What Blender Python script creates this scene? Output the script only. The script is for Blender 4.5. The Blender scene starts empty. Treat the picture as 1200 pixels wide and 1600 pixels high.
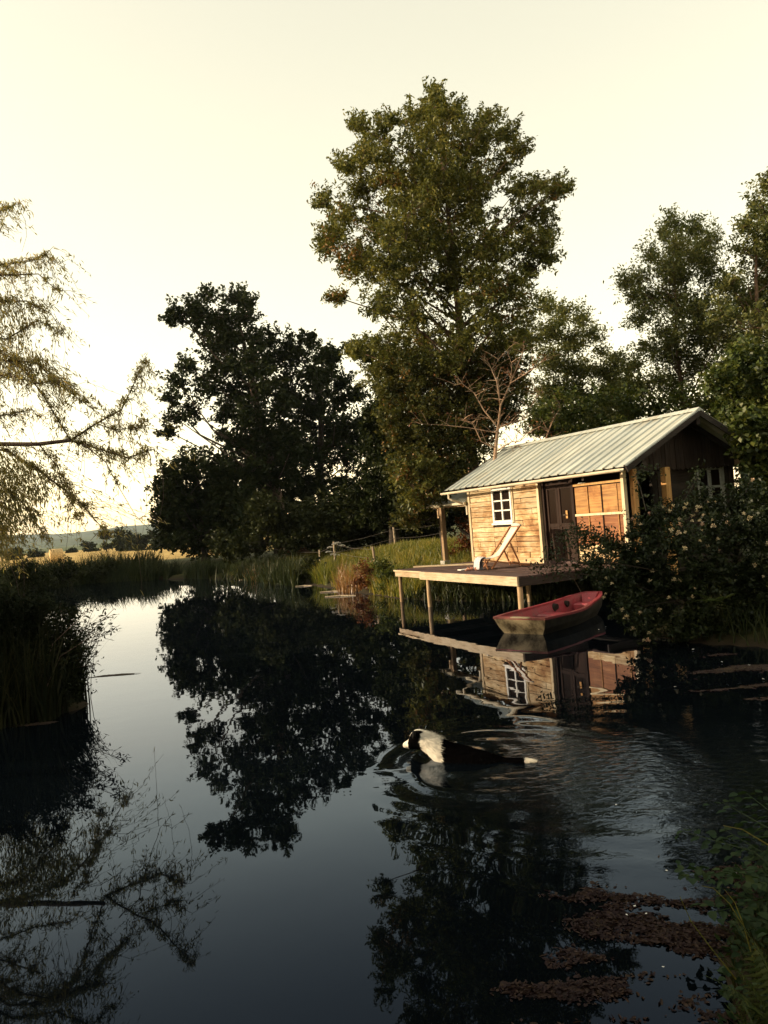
import bpy, math, random
import numpy as np
from mathutils import Vector, Matrix

random.seed(7)
rng = np.random.default_rng(11)
scene = bpy.context.scene
COL = scene.collection
R_ = math.radians

# ------------------------------------------------------------------ camera
EYE = np.array([0.0, 0.0, 2.2])
PITCH, ROLL, FPX = R_(0.564), R_(4.542), 1228.8
_F = np.array([0, math.cos(PITCH), math.sin(PITCH)])
_X = np.array([1.0, 0, 0])
_D = -np.cross(_X, _F)
_RX = math.cos(ROLL) * _X + math.sin(ROLL) * _D
_DN = -math.sin(ROLL) * _X + math.cos(ROLL) * _D
cam_d = bpy.data.cameras.new('camera')
cam_d.sensor_width = 36.0
cam_d.lens = 36.0 * FPX / 1600.0
cam_d.clip_start = 0.05
cam_d.clip_end = 12000.0
cam = bpy.data.objects.new('camera', cam_d)
COL.objects.link(cam)
cam.matrix_world = Matrix(((_RX[0], -_DN[0], -_F[0], EYE[0]),
                           (_RX[1], -_DN[1], -_F[1], EYE[1]),
                           (_RX[2], -_DN[2], -_F[2], EYE[2]),
                           (0, 0, 0, 1)))
scene.camera = cam

# ------------------------------------------------------------------ sky and sun
SUN_EL, SUN_AZ = R_(13.0), R_(-90.0)          # azimuth from +Y, negative = to the left
world = bpy.data.worlds.new('World')
scene.world = world
world.use_nodes = True
wn, wl = world.node_tree.nodes, world.node_tree.links
wn.clear()
sky = wn.new('ShaderNodeTexSky')
sky.sky_type = 'NISHITA'
sky.sun_disc = False
sky.sun_elevation = SUN_EL
sky.sun_rotation = SUN_AZ
sky.air_density = 0.8
sky.dust_density = 0.3
sky.ozone_density = 1.0
tint = wn.new('ShaderNodeMix'); tint.data_type = 'RGBA'; tint.blend_type = 'MULTIPLY'
tint.inputs[0].default_value = 1.0
tint.inputs[7].default_value = (2.25, 1.64, 0.97, 1)
bg = wn.new('ShaderNodeBackground'); bg.inputs[1].default_value = 0.15
wo = wn.new('ShaderNodeOutputWorld')
soft = wn.new('ShaderNodeGamma'); soft.inputs[1].default_value = 0.55      # thin high veil: evens out the clear-sky gradient
wl.new(sky.outputs[0], soft.inputs[0]); wl.new(soft.outputs[0], tint.inputs[6]); wl.new(tint.outputs[2], bg.inputs[0]); wl.new(bg.outputs[0], wo.inputs[0])

sun_d = bpy.data.lights.new('sun', 'SUN')
sun_d.energy = 2.1
sun_d.angle = R_(0.6)
sun_d.color = (1.0, 0.80, 0.53)
sun = bpy.data.objects.new('sun', sun_d)
COL.objects.link(sun)
SUN_DIR = Vector((math.sin(SUN_AZ) * math.cos(SUN_EL), math.cos(SUN_AZ) * math.cos(SUN_EL), math.sin(SUN_EL)))
sun.rotation_euler = SUN_DIR.to_track_quat('Z', 'Y').to_euler()
sun.location = (-40, 10, 30)

vs = scene.view_settings
vs.view_transform = 'Standard'; vs.look = 'None'; vs.gamma = 1.0; vs.exposure = 1.75
vs.use_curve_mapping = False
cy = scene.cycles
cy.max_bounces = 6; cy.diffuse_bounces = 2; cy.glossy_bounces = 3; cy.transmission_bounces = 3
cy.transparent_max_bounces = 6; cy.volume_bounces = 0
cy.caustics_reflective = False; cy.caustics_refractive = False


# ------------------------------------------------------------------ helpers
def at(px, py, depth):
    """world point at forward distance `depth` metres that the photograph shows at (px, py)"""
    d = (px - 600) / FPX * _RX + (py - 800) / FPX * _DN + _F
    return EYE + d * (depth / d[1])


def on_z(px, py, z=0.0):
    d = (px - 600) / FPX * _RX + (py - 800) / FPX * _DN + _F
    return EYE + d * ((z - EYE[2]) / d[2])


_h = rng.random((64, 64, 64)).astype(np.float32)


def vnoise(x, y, z=0.0):
    x = np.asarray(x, float); y = np.asarray(y, float); z = np.asarray(z, float) + np.zeros_like(x)
    xi, yi, zi = np.floor(x).astype(int), np.floor(y).astype(int), np.floor(z).astype(int)
    fx, fy, fz = x - xi, y - yi, z - zi
    fx, fy, fz = [t * t * (3 - 2 * t) for t in (fx, fy, fz)]
    o = 0
    for dx in (0, 1):
        for dy in (0, 1):
            for dz in (0, 1):
                w = (fx if dx else 1 - fx) * (fy if dy else 1 - fy) * (fz if dz else 1 - fz)
                o = o + w * _h[(xi + dx) % 64, (yi + dy) % 64, (zi + dz) % 64]
    return o


def fbm(x, y, z=0.0, n=4):
    o, a, s = 0, 0.5, 1.0
    for _ in range(n):
        o = o + a * vnoise(np.asarray(x) * s + 7.3, np.asarray(y) * s + 3.1, np.asarray(z) * s + 1.7)
        a *= 0.5; s *= 2.03
    return o / (1 - 0.5 ** n)


class MB:
    """collects verts and faces of one mesh"""
    def __init__(self):
        self.v, self.f = [], []

    def add(self, vs, fs):
        b = len(self.v)
        self.v += [tuple(float(c) for c in p) for p in vs]
        self.f += [tuple(b + i for i in q) for q in fs]
        return self

    def box(self, a, b):
        (x0, y0, z0), (x1, y1, z1) = a, b
        x0, x1 = min(x0, x1), max(x0, x1); y0, y1 = min(y0, y1), max(y0, y1); z0, z1 = min(z0, z1), max(z0, z1)
        return self.add([(x0, y0, z0), (x1, y0, z0), (x1, y1, z0), (x0, y1, z0), (x0, y0, z1), (x1, y0, z1), (x1, y1, z1), (x0, y1, z1)],
                        [(0, 3, 2, 1), (4, 5, 6, 7), (0, 1, 5, 4), (1, 2, 6, 5), (2, 3, 7, 6), (3, 0, 4, 7)])

    def beam(self, p, q, w, h, up=(0, 0, 1)):
        """rectangular bar from p to q, w across, h along up"""
        p, q, up = Vector(p), Vector(q), Vector(up)
        d = (q - p).normalized()
        s = d.cross(up).normalized() * (w / 2); t = s.cross(d).normalized() * (h / 2)
        vs = [p - s - t, p + s - t, p + s + t, p - s + t, q - s - t, q + s - t, q + s + t, q - s + t]
        return self.add(vs, [(0, 1, 2, 3), (7, 6, 5, 4), (0, 4, 5, 1), (1, 5, 6, 2), (2, 6, 7, 3), (3, 7, 4, 0)])

    def tube(self, pts, rad, n=6, cap=True):
        pts = [Vector(p) for p in pts]
        if not hasattr(rad, '__len__'):
            rad = [rad] * len(pts)
        rings = []
        prev = None
        for i, p in enumerate(pts):
            d = (pts[min(i + 1, len(pts) - 1)] - pts[max(i - 1, 0)])
            d = d.normalized() if d.length > 1e-9 else Vector((0, 0, 1))
            ref = prev if prev is not None else (Vector((1, 0, 0)) if abs(d.x) < .8 else Vector((0, 1, 0)))
            s = (ref - d * ref.dot(d)).normalized(); prev = s
            t = d.cross(s)
            rings.append([p + (s * math.cos(2 * math.pi * k / n) + t * math.sin(2 * math.pi * k / n)) * rad[i] for k in range(n)])
        vs = [v for r in rings for v in r]
        fs = []
        for i in range(len(pts) - 1):
            for k in range(n):
                k2 = (k + 1) % n
                fs.append((i * n + k, i * n + k2, (i + 1) * n + k2, (i + 1) * n + k))
        if cap:
            fs.append(tuple(range(n))[::-1]); fs.append(tuple((len(pts) - 1) * n + k for k in range(n)))
        return self.add(vs, fs)

    def build(self, name, mat, parent=None, smooth=False, bevel=0.0):
        me = bpy.data.meshes.new(name)
        me.from_pydata(self.v, [], self.f)
        me.update()
        return mesh_obj(name, me, mat, parent, smooth, bevel)


def mesh_obj(name, me, mat, parent=None, smooth=False, bevel=0.0):
    if mat is not None and not me.materials:
        me.materials.append(mat)
    if smooth:
        me.polygons.foreach_set('use_smooth', [True] * len(me.polygons))
    o = bpy.data.objects.new(name, me)
    COL.objects.link(o)
    if parent is not None:
        o.parent = parent
    if bevel:
        m = o.modifiers.new('bevel', 'BEVEL'); m.width = bevel; m.segments = 1; m.limit_method = 'ANGLE'
    return o


def np_mesh(name, co, faces, smooth=False):
    """co (N,3), faces (M,k) with constant k"""
    me = bpy.data.meshes.new(name)
    co = np.ascontiguousarray(co, dtype=np.float32); faces = np.ascontiguousarray(faces, dtype=np.int32)
    m, k = faces.shape
    me.vertices.add(len(co)); me.vertices.foreach_set('co', co.ravel())
    me.loops.add(m * k); me.loops.foreach_set('vertex_index', faces.ravel())
    me.polygons.add(m); me.polygons.foreach_set('loop_start', np.arange(0, m * k, k, dtype=np.int32))
    if smooth:
        me.polygons.foreach_set('use_smooth', np.ones(m, dtype=bool))
    me.update(calc_edges=True)
    return me


def empty(name, loc=(0, 0, 0), rz=0.0):
    o = bpy.data.objects.new(name, None)
    COL.objects.link(o)
    o.location = [float(c) for c in loc]; o.rotation_euler = (0, 0, rz)
    o.empty_display_size = 0.2
    return o


def tag(o, label=None, cat=None, group=None, kind=None):
    if label: o['label'] = label
    if cat: o['category'] = cat
    if group: o['group'] = group
    if kind: o['kind'] = kind
    return o


# ------------------------------------------------------------------ materials
class NT:
    def __init__(self, name):
        self.m = bpy.data.materials.new(name); self.m.use_nodes = True
        self.t = self.m.node_tree; self.t.nodes.clear()
        self.out = self.n('ShaderNodeOutputMaterial')

    def n(self, typ, **kw):
        o = self.t.nodes.new(typ)
        for k, v in kw.items():
            setattr(o, k, v)
        return o

    def l(self, a, b):
        self.t.links.new(a, b)

    def noise(self, vec, scale, detail=4, rough=0.55, dist=0.0):
        o = self.n('ShaderNodeTexNoise'); o.inputs['Scale'].default_value = scale; o.inputs['Detail'].default_value = detail
        o.inputs['Roughness'].default_value = rough; o.inputs['Distortion'].default_value = dist
        if vec is not None: self.l(vec, o.inputs['Vector'])
        return o.outputs[0]

    def ramp(self, fac, stops):
        o = self.n('ShaderNodeValToRGB')
        el = o.color_ramp.elements
        while len(el) < len(stops): el.new(0.5)
        for e, (p, c) in zip(el, stops):
            e.position = p; e.color = tuple(c) + (1,) if len(c) == 3 else c
        self.l(fac, o.inputs[0]); return o.outputs[0]

    def mix(self, fac, a, b, mode='MIX'):
        o = self.n('ShaderNodeMix', data_type='RGBA', blend_type=mode)
        for s, v in ((0, fac), (6, a), (7, b)):
            if hasattr(v, 'is_output') or isinstance(v, bpy.types.NodeSocket): self.l(v, o.inputs[s])
            elif isinstance(v, (int, float)): o.inputs[s].default_value = v
            else: o.inputs[s].default_value = tuple(v) + (1,)
        return o.outputs[2]

    def math(self, op, a, b=0.0):
        o = self.n('ShaderNodeMath', operation=op)
        for s, v in ((0, a), (1, b)):
            if isinstance(v, bpy.types.NodeSocket): self.l(v, o.inputs[s])
            else: o.inputs[s].default_value = v
        return o.outputs[0]

    def mapping(self, vec, scale=(1, 1, 1), loc=(0, 0, 0)):
        o = self.n('ShaderNodeMapping'); o.inputs['Scale'].default_value = scale; o.inputs['Location'].default_value = loc
        self.l(vec, o.inputs[0]); return o.outputs[0]

    def coord(self, which='Object'):
        return self.n('ShaderNodeTexCoord').outputs[which]

    def bump(self, h, strength=0.3, dist=0.01):
        o = self.n('ShaderNodeBump'); o.inputs['Strength'].default_value = strength; o.inputs['Distance'].default_value = dist
        self.l(h, o.inputs['Height']); return o.outputs[0]

    def bsdf(self, color, rough=0.7, metal=0.0, normal=None, spec=0.4):
        o = self.n('ShaderNodeBsdfPrincipled')
        for s, v in (('Base Color', color), ('Roughness', rough), ('Metallic', metal), ('Specular IOR Level', spec)):
            if isinstance(v, bpy.types.NodeSocket): self.l(v, o.inputs[s])
            elif isinstance(v, (int, float)): o.inputs[s].default_value = v
            else: o.inputs[s].default_value = tuple(v) + (1,)
        if normal is not None: self.l(normal, o.inputs['Normal'])
        self.l(o.outputs[0], self.out.inputs[0])
        return o


def wood_mat(name, dark, mid, light, axis=0, stain=0.5, rough=0.8, scale=1.0):
    """weathered timber with the grain along local axis 0, 1 or 2"""
    t = NT(name)
    co = t.coord('Object')
    rnd = t.n('ShaderNodeObjectInfo').outputs['Random']
    off = t.n('ShaderNodeCombineXYZ'); 
    r20 = t.math('MULTIPLY', rnd, 37.0)
    for i in range(3): t.l(r20, off.inputs[i])
    add = t.n('ShaderNodeVectorMath', operation='ADD'); t.l(co, add.inputs[0]); t.l(off.outputs[0], add.inputs[1])
    sc = [22 * scale] * 3; sc[axis] = 1.3 * scale
    g = t.noise(t.mapping(add.outputs[0], tuple(sc)), 2.2, 5, 0.62, 0.4)
    blot = t.noise(co, 1.5, 5, 0.62, 0.5)
    c = t.ramp(g, [(0.30, dark), (0.5, mid), (0.72, light)])
    tone = t.ramp(rnd, [(0.0, (0.72, 0.66, 0.60)), (0.5, (0.97, 0.95, 0.92)), (1.0, (1.12, 1.1, 1.02))])
    c = t.mix(1.0, c, tone, 'MULTIPLY')
    st = t.ramp(blot, [(0.44, (1, 1, 1)), (0.56, (0.80, 0.66, 0.52)), (0.68, (0.42, 0.26, 0.16))])
    c = t.mix(stain, c, st, 'MULTIPLY')
    vor = t.n('ShaderNodeTexVoronoi'); vor.inputs['Scale'].default_value = 9.0; t.l(add.outputs[0], vor.inputs['Vector'])
    kn = t.ramp(vor.outputs['Distance'], [(0.03, (0.25, 0.15, 0.1)), (0.10, (1, 1, 1))])
    c = t.mix(0.7, c, kn, 'MULTIPLY')
    t.bsdf(c, rough, 0, t.bump(g, 0.5, 0.006), 0.25)
    return t.m


def leaf_mat(name, stops, trans=0.28, gloss=0.06, patch=None):
    """leaf colours vary from leaf to leaf and from clump to clump; patch = (scale, threshold, colour) for turning leaves"""
    t = NT(name)
    geo = t.n('ShaderNodeNewGeometry')
    isl = geo.outputs['Random Per Island']
    big = t.noise(geo.outputs['Position'], 0.9, 3)
    f = t.math('ADD', t.math('MULTIPLY', isl, 0.62), t.math('MULTIPLY', t.math('SUBTRACT', big, 0.3), 0.9))
    c = t.ramp(f, stops)
    if patch:
        pn = t.noise(geo.outputs['Position'], patch[0], 2)
        th = t.math('ADD', pn, t.math('MULTIPLY', t.math('SUBTRACT', isl, 0.5), 0.25))
        k = t.n('ShaderNodeMapRange'); k.inputs[1].default_value = patch[1]; k.inputs[2].default_value = patch[1] + 0.05
        t.l(th, k.inputs[0])
        c = t.mix(k.outputs[0], c, patch[2])
    d = t.n('ShaderNodeBsdfDiffuse'); t.l(c, d.inputs[0])
    tr = t.n('ShaderNodeBsdfTranslucent'); t.l(t.mix(1.0, c, (1.15, 1.05, 0.55), 'MULTIPLY'), tr.inputs[0])
    gl = t.n('ShaderNodeBsdfGlossy'); gl.inputs['Roughness'].default_value = 0.45; gl.inputs[0].default_value = (1, 1, 1, 1)
    m1 = t.n('ShaderNodeMixShader'); m1.inputs[0].default_value = trans; t.l(d.outputs[0], m1.inputs[1]); t.l(tr.outputs[0], m1.inputs[2])
    m2 = t.n('ShaderNodeMixShader'); m2.inputs[0].default_value = gloss; t.l(m1.outputs[0], m2.inputs[1]); t.l(gl.outputs[0], m2.inputs[2])
    t.l(m2.outputs[0], t.out.inputs[0])
    return t.m


def plain_mat(name, color, rough=0.7, metal=0.0, var=0.15, scale=6.0, bump=0.15, spec=0.35):
    t = NT(name)
    n = t.noise(t.coord('Object'), scale, 5, 0.6)
    lo = tuple(c * (1 - var * 1.6) for c in color); hi = tuple(min(1, c * (1 + var)) for c in color)
    c = t.ramp(n, [(0.3, lo), (0.7, hi)])
    t.bsdf(c, rough, metal, t.bump(n, bump, 0.01), spec)
    return t.m


def attr_mat(name, attr):
    t = NT(name)
    a = t.n('ShaderNodeAttribute', attribute_name=attr)
    d = t.n('ShaderNodeBsdfDiffuse'); t.l(a.outputs['Color'], d.inputs[0]); t.l(d.outputs[0], t.out.inputs[0])
    return t.m


M = {}
M['board'] = wood_mat('sun_bleached_boards', (0.24, 0.135, 0.065), (0.58, 0.455, 0.29), (0.72, 0.61, 0.44), 0, 0.95)
M['trim'] = wood_mat('pale_painted_trim', (0.42, 0.33, 0.22), (0.66, 0.56, 0.40), (0.74, 0.64, 0.48), 2, 0.3)
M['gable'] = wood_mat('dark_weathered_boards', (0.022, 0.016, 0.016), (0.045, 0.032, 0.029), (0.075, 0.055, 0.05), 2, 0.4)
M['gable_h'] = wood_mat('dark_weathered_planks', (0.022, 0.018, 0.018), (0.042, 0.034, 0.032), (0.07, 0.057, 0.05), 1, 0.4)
M['deck'] = wood_mat('grey_deck_planks', (0.045, 0.028, 0.030), (0.095, 0.060, 0.062), (0.15, 0.105, 0.10), 0, 0.4)
M['fascia'] = wood_mat('weathered_fascia', (0.32, 0.25, 0.17), (0.52, 0.43, 0.31), (0.62, 0.53, 0.40), 0, 0.35)
M['post'] = wood_mat('weathered_post', (0.24, 0.16, 0.10), (0.42, 0.31, 0.20), (0.52, 0.40, 0.28), 2, 0.4)
M['orange_post'] = wood_mat('orange_post', (0.34, 0.17, 0.06), (0.58, 0.34, 0.14), (0.68, 0.44, 0.22), 2, 0.4)
M['door'] = wood_mat('dark_brown_door', (0.012, 0.006, 0.004), (0.026, 0.012, 0.008), (0.042, 0.021, 0.014), 2, 0.3)
M['panel_up'] = wood_mat('varnished_panel', (0.22, 0.105, 0.035), (0.42, 0.22, 0.07), (0.52, 0.31, 0.11), 0, 0.9, 0.5, 0.4)
M['panel_low'] = wood_mat('red_varnished_panel', (0.15, 0.055, 0.022), (0.26, 0.10, 0.038), (0.36, 0.17, 0.07), 0, 0.6, 0.5, 0.4)
M['chair_wood'] = wood_mat('orange_beech', (0.26, 0.11, 0.055), (0.38, 0.17, 0.085), (0.46, 0.23, 0.12), 0, 0.2)
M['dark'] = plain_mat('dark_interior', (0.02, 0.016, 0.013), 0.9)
M['white_paint'] = plain_mat('white_window_paint', (0.78, 0.76, 0.72), 0.5, 0, 0.12, 14)
M['grey_paint'] = plain_mat('grey_white_paint', (0.46, 0.47, 0.46), 0.6, 0, 0.2, 14)
M['bark'] = plain_mat('brown_bark', (0.16, 0.10, 0.065), 0.9, 0, 0.5, 5, 0.8)
M['bark_dark'] = plain_mat('dark_bark', (0.035, 0.027, 0.02), 0.9, 0, 0.4, 5, 0.8)
M['bark_bare'] = plain_mat('bare_branch_bark', (0.33, 0.215, 0.14), 0.8, 0, 0.4, 6, 0.5)
M['willow_bark'] = plain_mat('willow_bark', (0.13, 0.085, 0.07), 0.9, 0, 0.4, 6, 0.6)
M['fence'] = wood_mat('fence_post_wood', (0.20, 0.15, 0.11), (0.42, 0.35, 0.27), (0.58, 0.50, 0.40), 2, 0.3)
M['wire'] = plain_mat('fence_wire', (0.14, 0.12, 0.10), 0.6, 0.3)
M['concrete'] = plain_mat('concrete_block', (0.42, 0.40, 0.37), 0.9)
M['canvas'] = plain_mat('cream_canvas', (0.64, 0.58, 0.50), 0.85, 0, 0.08, 20)
M['cloth'] = plain_mat('grey_white_cloth', (0.52, 0.50, 0.52), 0.9, 0, 0.2, 25)
M['sandal'] = plain_mat('red_brown_leather', (0.42, 0.17, 0.10), 0.7)
M['paper'] = plain_mat('white_paper', (0.80, 0.78, 0.74), 0.8, 0, 0.04)
M['gutter'] = plain_mat('cream_gutter', (0.66, 0.58, 0.44), 0.5, 0, 0.12, 4)


def glass_mat():
    t = NT('dark_window_glass')
    t.bsdf((0.016, 0.010, 0.008), 0.12, 0, None, 0.03)
    return t.m


M['glass'] = glass_mat()


def roof_mat():
    t = NT('galvanised_roof')
    co = t.coord('Object')
    n1 = t.noise(t.mapping(co, (6, 1.2, 1.2)), 1.0, 5, 0.6)
    n2 = t.noise(co, 1.1, 4, 0.6)
    c = t.ramp(n1, [(0.3, (0.52, 0.54, 0.52)), (0.7, (0.72, 0.73, 0.68))])
    c = t.mix(0.6, c, t.ramp(n2, [(0.35, (1, 1, 1)), (0.6, (0.78, 0.82, 0.85)), (0.75, (0.60, 0.50, 0.40))]), 'MULTIPLY')
    rnd = t.n('ShaderNodeObjectInfo').outputs['Random']
    c = t.mix(1.0, c, t.ramp(rnd, [(0, (0.80, 0.83, 0.84)), (0.5, (0.93, 0.94, 0.92)), (1, (1.02, 1.0, 0.95))]), 'MULTIPLY')
    n4 = t.noise(t.mapping(co, (14, 0.7, 0.7)), 1.0, 4, 0.6)
    c = t.mix(0.75, c, t.ramp(n4, [(0.42, (1, 1, 1)), (0.62, (0.74, 0.72, 0.66)), (0.75, (0.45, 0.33, 0.24))]), 'MULTIPLY')
    t.bsdf(c, t.math('ADD', t.math('MULTIPLY', n2, 0.3), 0.32), 0.12, t.bump(n2, 0.12, 0.01), 0.5)
    return t.m


M['roof'] = roof_mat()


def water_mat():
    t = NT('dark_pond_water')
    geo = t.n('ShaderNodeNewGeometry')
    rip = t.n('ShaderNodeAttribute', attribute_name='ripple').outputs['Fac']
    n = t.noise(t.mapping(geo.outputs['Position'], (9, 13, 1)), 1.0, 3, 0.55, 0.6)
    calm = t.noise(geo.outputs['Position'], 1.6, 2)
    h = t.math('ADD', t.math('MULTIPLY', t.math('MULTIPLY', n, rip), 0.0085), t.math('MULTIPLY', calm, 0.0012))
    nrm_ = t.bump(h, 1.0, 1.0)
    fr = t.n('ShaderNodeFresnel'); fr.inputs['IOR'].default_value = 1.24; t.l(nrm_, fr.inputs['Normal'])
    # blue cast painted into the steep reflections by angle, grazing ones stay near neutral
    rc = t.ramp(fr.outputs[0], [(0.015, (0.20, 0.27, 0.48)), (0.04, (0.27, 0.36, 0.56)), (0.10, (0.58, 0.71, 0.92)), (0.20, (0.63, 0.69, 0.84)), (0.42, (0.58, 0.61, 0.73))])
    rc = t.mix(1.0, rc, (1.7, 1.7, 1.7), 'MULTIPLY')
    body = t.n('ShaderNodeBsdfDiffuse'); body.inputs[0].default_value = (0.0018, 0.0030, 0.0045, 1)
    gl = t.n('ShaderNodeBsdfGlossy'); gl.inputs['Roughness'].default_value = 0.012; t.l(rc, gl.inputs[0]); t.l(nrm_, gl.inputs['Normal'])
    mx = t.n('ShaderNodeMixShader'); t.l(fr.outputs[0], mx.inputs[0]); t.l(body.outputs[0], mx.inputs[1]); t.l(gl.outputs[0], mx.inputs[2])
    t.l(mx.outputs[0], t.out.inputs[0])
    return t.m


M['water'] = water_mat()


def ground_mat():
    t = NT('meadow_ground')
    geo = t.n('ShaderNodeNewGeometry'); pos = geo.outputs['Position']
    n = t.noise(pos, 0.6, 6, 0.65); f = t.noise(pos, 9.0, 4, 0.6)
    c = t.ramp(n, [(0.3, (0.022, 0.032, 0.010)), (0.5, (0.05, 0.06, 0.016)), (0.7, (0.10, 0.09, 0.026))])
    c = t.mix(0.5, c, t.ramp(f, [(0.3, (0.55, 0.5, 0.45)), (0.7, (1.2, 1.2, 1.1))]), 'MULTIPLY')
    sep = t.n('ShaderNodeSeparateXYZ'); t.l(pos, sep.inputs[0])
    # stubble field beyond the far bank
    k = t.n('ShaderNodeMapRange'); k.inputs[1].default_value = 54; k.inputs[2].default_value = 60
    t.l(t.math('ADD', sep.outputs['Y'], t.math('MULTIPLY', n, 5.0)), k.inputs[0])
    n3 = t.noise(t.mapping(pos, (0.02, 0.25, 1)), 1.0, 4)
    stub = t.ramp(n3, [(0.35, (0.36, 0.23, 0.07)), (0.65, (0.52, 0.36, 0.13))])
    k2 = t.n('ShaderNodeMapRange'); k2.inputs[1].default_value = 230; k2.inputs[2].default_value = 245
    t.l(sep.outputs['Y'], k2.inputs[0])
    stub = t.mix(k2.outputs[0], stub, (0.07, 0.09, 0.035))
    kx = t.n('ShaderNodeMapRange'); kx.inputs[1].default_value = -9; kx.inputs[2].default_value = -14
    t.l(sep.outputs['X'], kx.inputs[0])
    c = t.mix(t.math('MULTIPLY', k.outputs[0], kx.outputs[0]), c, stub)
    # mud under the water line
    k3 = t.n('ShaderNodeMapRange'); k3.inputs[1].default_value = 0.02; k3.inputs[2].default_value = 0.22
    t.l(sep.outputs['Z'], k3.inputs[0])
    c = t.mix(k3.outputs[0], (0.035, 0.026, 0.016), c)
    t.bsdf(c, 0.95, 0, t.bump(f, 0.6, 0.03), 0.15)
    return t.m


M['ground'] = ground_mat()

# ------------------------------------------------------------------ pond and ground
SHORE = [(0.9, 1.2), (1.15, 3.0), (1.45, 3.75), (1.9, 4.3), (3.2, 5.2), (5.6, 7.0), (6.2, 9.0), (5.6, 10.6), (4.6, 11.7),
         (4.0, 13.0), (4.9, 14.2), (6.0, 16.0), (5.2, 17.9), (3.4, 18.6), (1.6, 20.0), (0.2, 21.8), (-1.0, 24.7), (-3.1, 30.0), (-6.0, 35.7),
         (-10.0, 39.9), (-13.4, 42.6), (-16.6, 43.6), (-18.2, 40.5), (-18.5, 34.0), (-14.0, 24.0), (-10.0, 16.5), (-6.6, 12.6), (-4.9, 11.3),
         (-4.25, 10.75), (-4.3, 10.25), (-5.1, 9.9), (-6.8, 8.6), (-6.8, 5.0), (-4.5, 1.6), (-2.0, 0.9)]
_P = np.array(SHORE)


def shore_dist(x, y):
    """signed distance to the shore: positive on land"""
    x = np.asarray(x, float); y = np.asarray(y, float)
    best = np.full(x.shape, 1e9); inside = np.zeros(x.shape, bool)
    n = len(_P)
    for i in range(n):
        a, b = _P[i], _P[(i + 1) % n]
        ex, ey = b - a
        t = np.clip(((x - a[0]) * ex + (y - a[1]) * ey) / (ex * ex + ey * ey), 0, 1)
        best = np.minimum(best, np.hypot(x - a[0] - t * ex, y - a[1] - t * ey))
        c = ((a[1] > y) != (b[1] > y))
        with np.errstate(divide='ignore', invalid='ignore'):
            xx = a[0] + (y - a[1]) / (b[1] - a[1] + 1e-12) * ex
        inside ^= c & (x < xx)
    return np.where(inside, -best, best)


def ground_z(x, y):
    x = np.asarray(x, float); y = np.asarray(y, float)
    d = shore_dist(x, y) + 0.35 * (fbm(x * 0.9, y * 0.9) - 0.5)
    s = lambda a, b, v: (lambda t: t * t * (3 - 2 * t))(np.clip((v - a) / (b - a), 0, 1))
    z = np.where(d < 0, -0.9 * s(0, 2.0, -d), 0.13 * s(0, 0.25, d) + 0.55 * s(0.1, 3.2, d))
    # grassy rise left of the cabin and behind it
    bump = np.exp(-(((x - 1.5) / 4.5) ** 2 + ((y - 28.0) / 5.0) ** 2))
    z = z + np.where(d > 0, 0.42 * bump * s(0, 4, d), 0)
    z = z + np.where(d > 0, 0.12 * (fbm(x * 0.35, y * 0.35) - 0.5) * s(0, 2, d), 0)
    z = z + 0.006 * np.clip(x + 18, 0, 60) * s(50, 130, y)
    z = z - 0.35 * s(6, 30, d) * s(40, 60, y)
    return z


def spaced(parts):
    out = []
    for a, b, n in parts:
        out += list(np.linspace(a, b, n, endpoint=False))
    out.append(parts[-1][1])
    return np.array(out)


gx = spaced([(-4000, -400, 8), (-400, -60, 16), (-60, -20, 30), (-20, -8, 44), (-8, 0.6, 32), (0.6, 4.6, 60), (4.6, 10, 22), (10, 40, 30), (40, 400, 14), (400, 4000, 8)])
gy = spaced([(-400, -10, 8), (-10, 0, 14), (0, 7, 90), (7, 50, 146), (50, 130, 40), (130, 600, 20), (600, 5000, 10)])
GX, GY = np.meshgrid(gx, gy)
GZ = ground_z(GX, GY)
co = np.stack([GX, GY, GZ], -1).reshape(-1, 3)


def grid_faces(nx, ny):
    i = np.arange(nx - 1)[None, :] + nx * np.arange(ny - 1)[:, None]
    i = i.ravel()
    return np.stack([i, i + 1, i + 1 + nx, i + nx], 1)


gm = np_mesh('ground', co, grid_faces(len(gx), len(gy)), True)
tag(mesh_obj('ground', gm, M['ground']), kind='structure')

# water: calm sheet with the rings and wake of the swimming dog
DOG_NOSE = on_z(631, 1164, 0.10)
DOG_TAIL = on_z(838, 1188, 0.02)
DOG_NOSE[2] = DOG_TAIL[2] = 0
heading = (DOG_NOSE - DOG_TAIL); DOG_LEN = float(np.linalg.norm(heading[:2])); heading = heading / DOG_LEN
wx = spaced([(-40, -7, 12), (-7, -1.4, 60), (-1.4, 5.6, 300), (5.6, 12, 20)])
wy = spaced([(-4, 2.4, 12), (2.4, 3.6, 30), (3.6, 10.4, 320), (10.4, 14, 40), (14, 50, 40)])
WX, WY = np.meshgrid(wx, wy)


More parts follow.
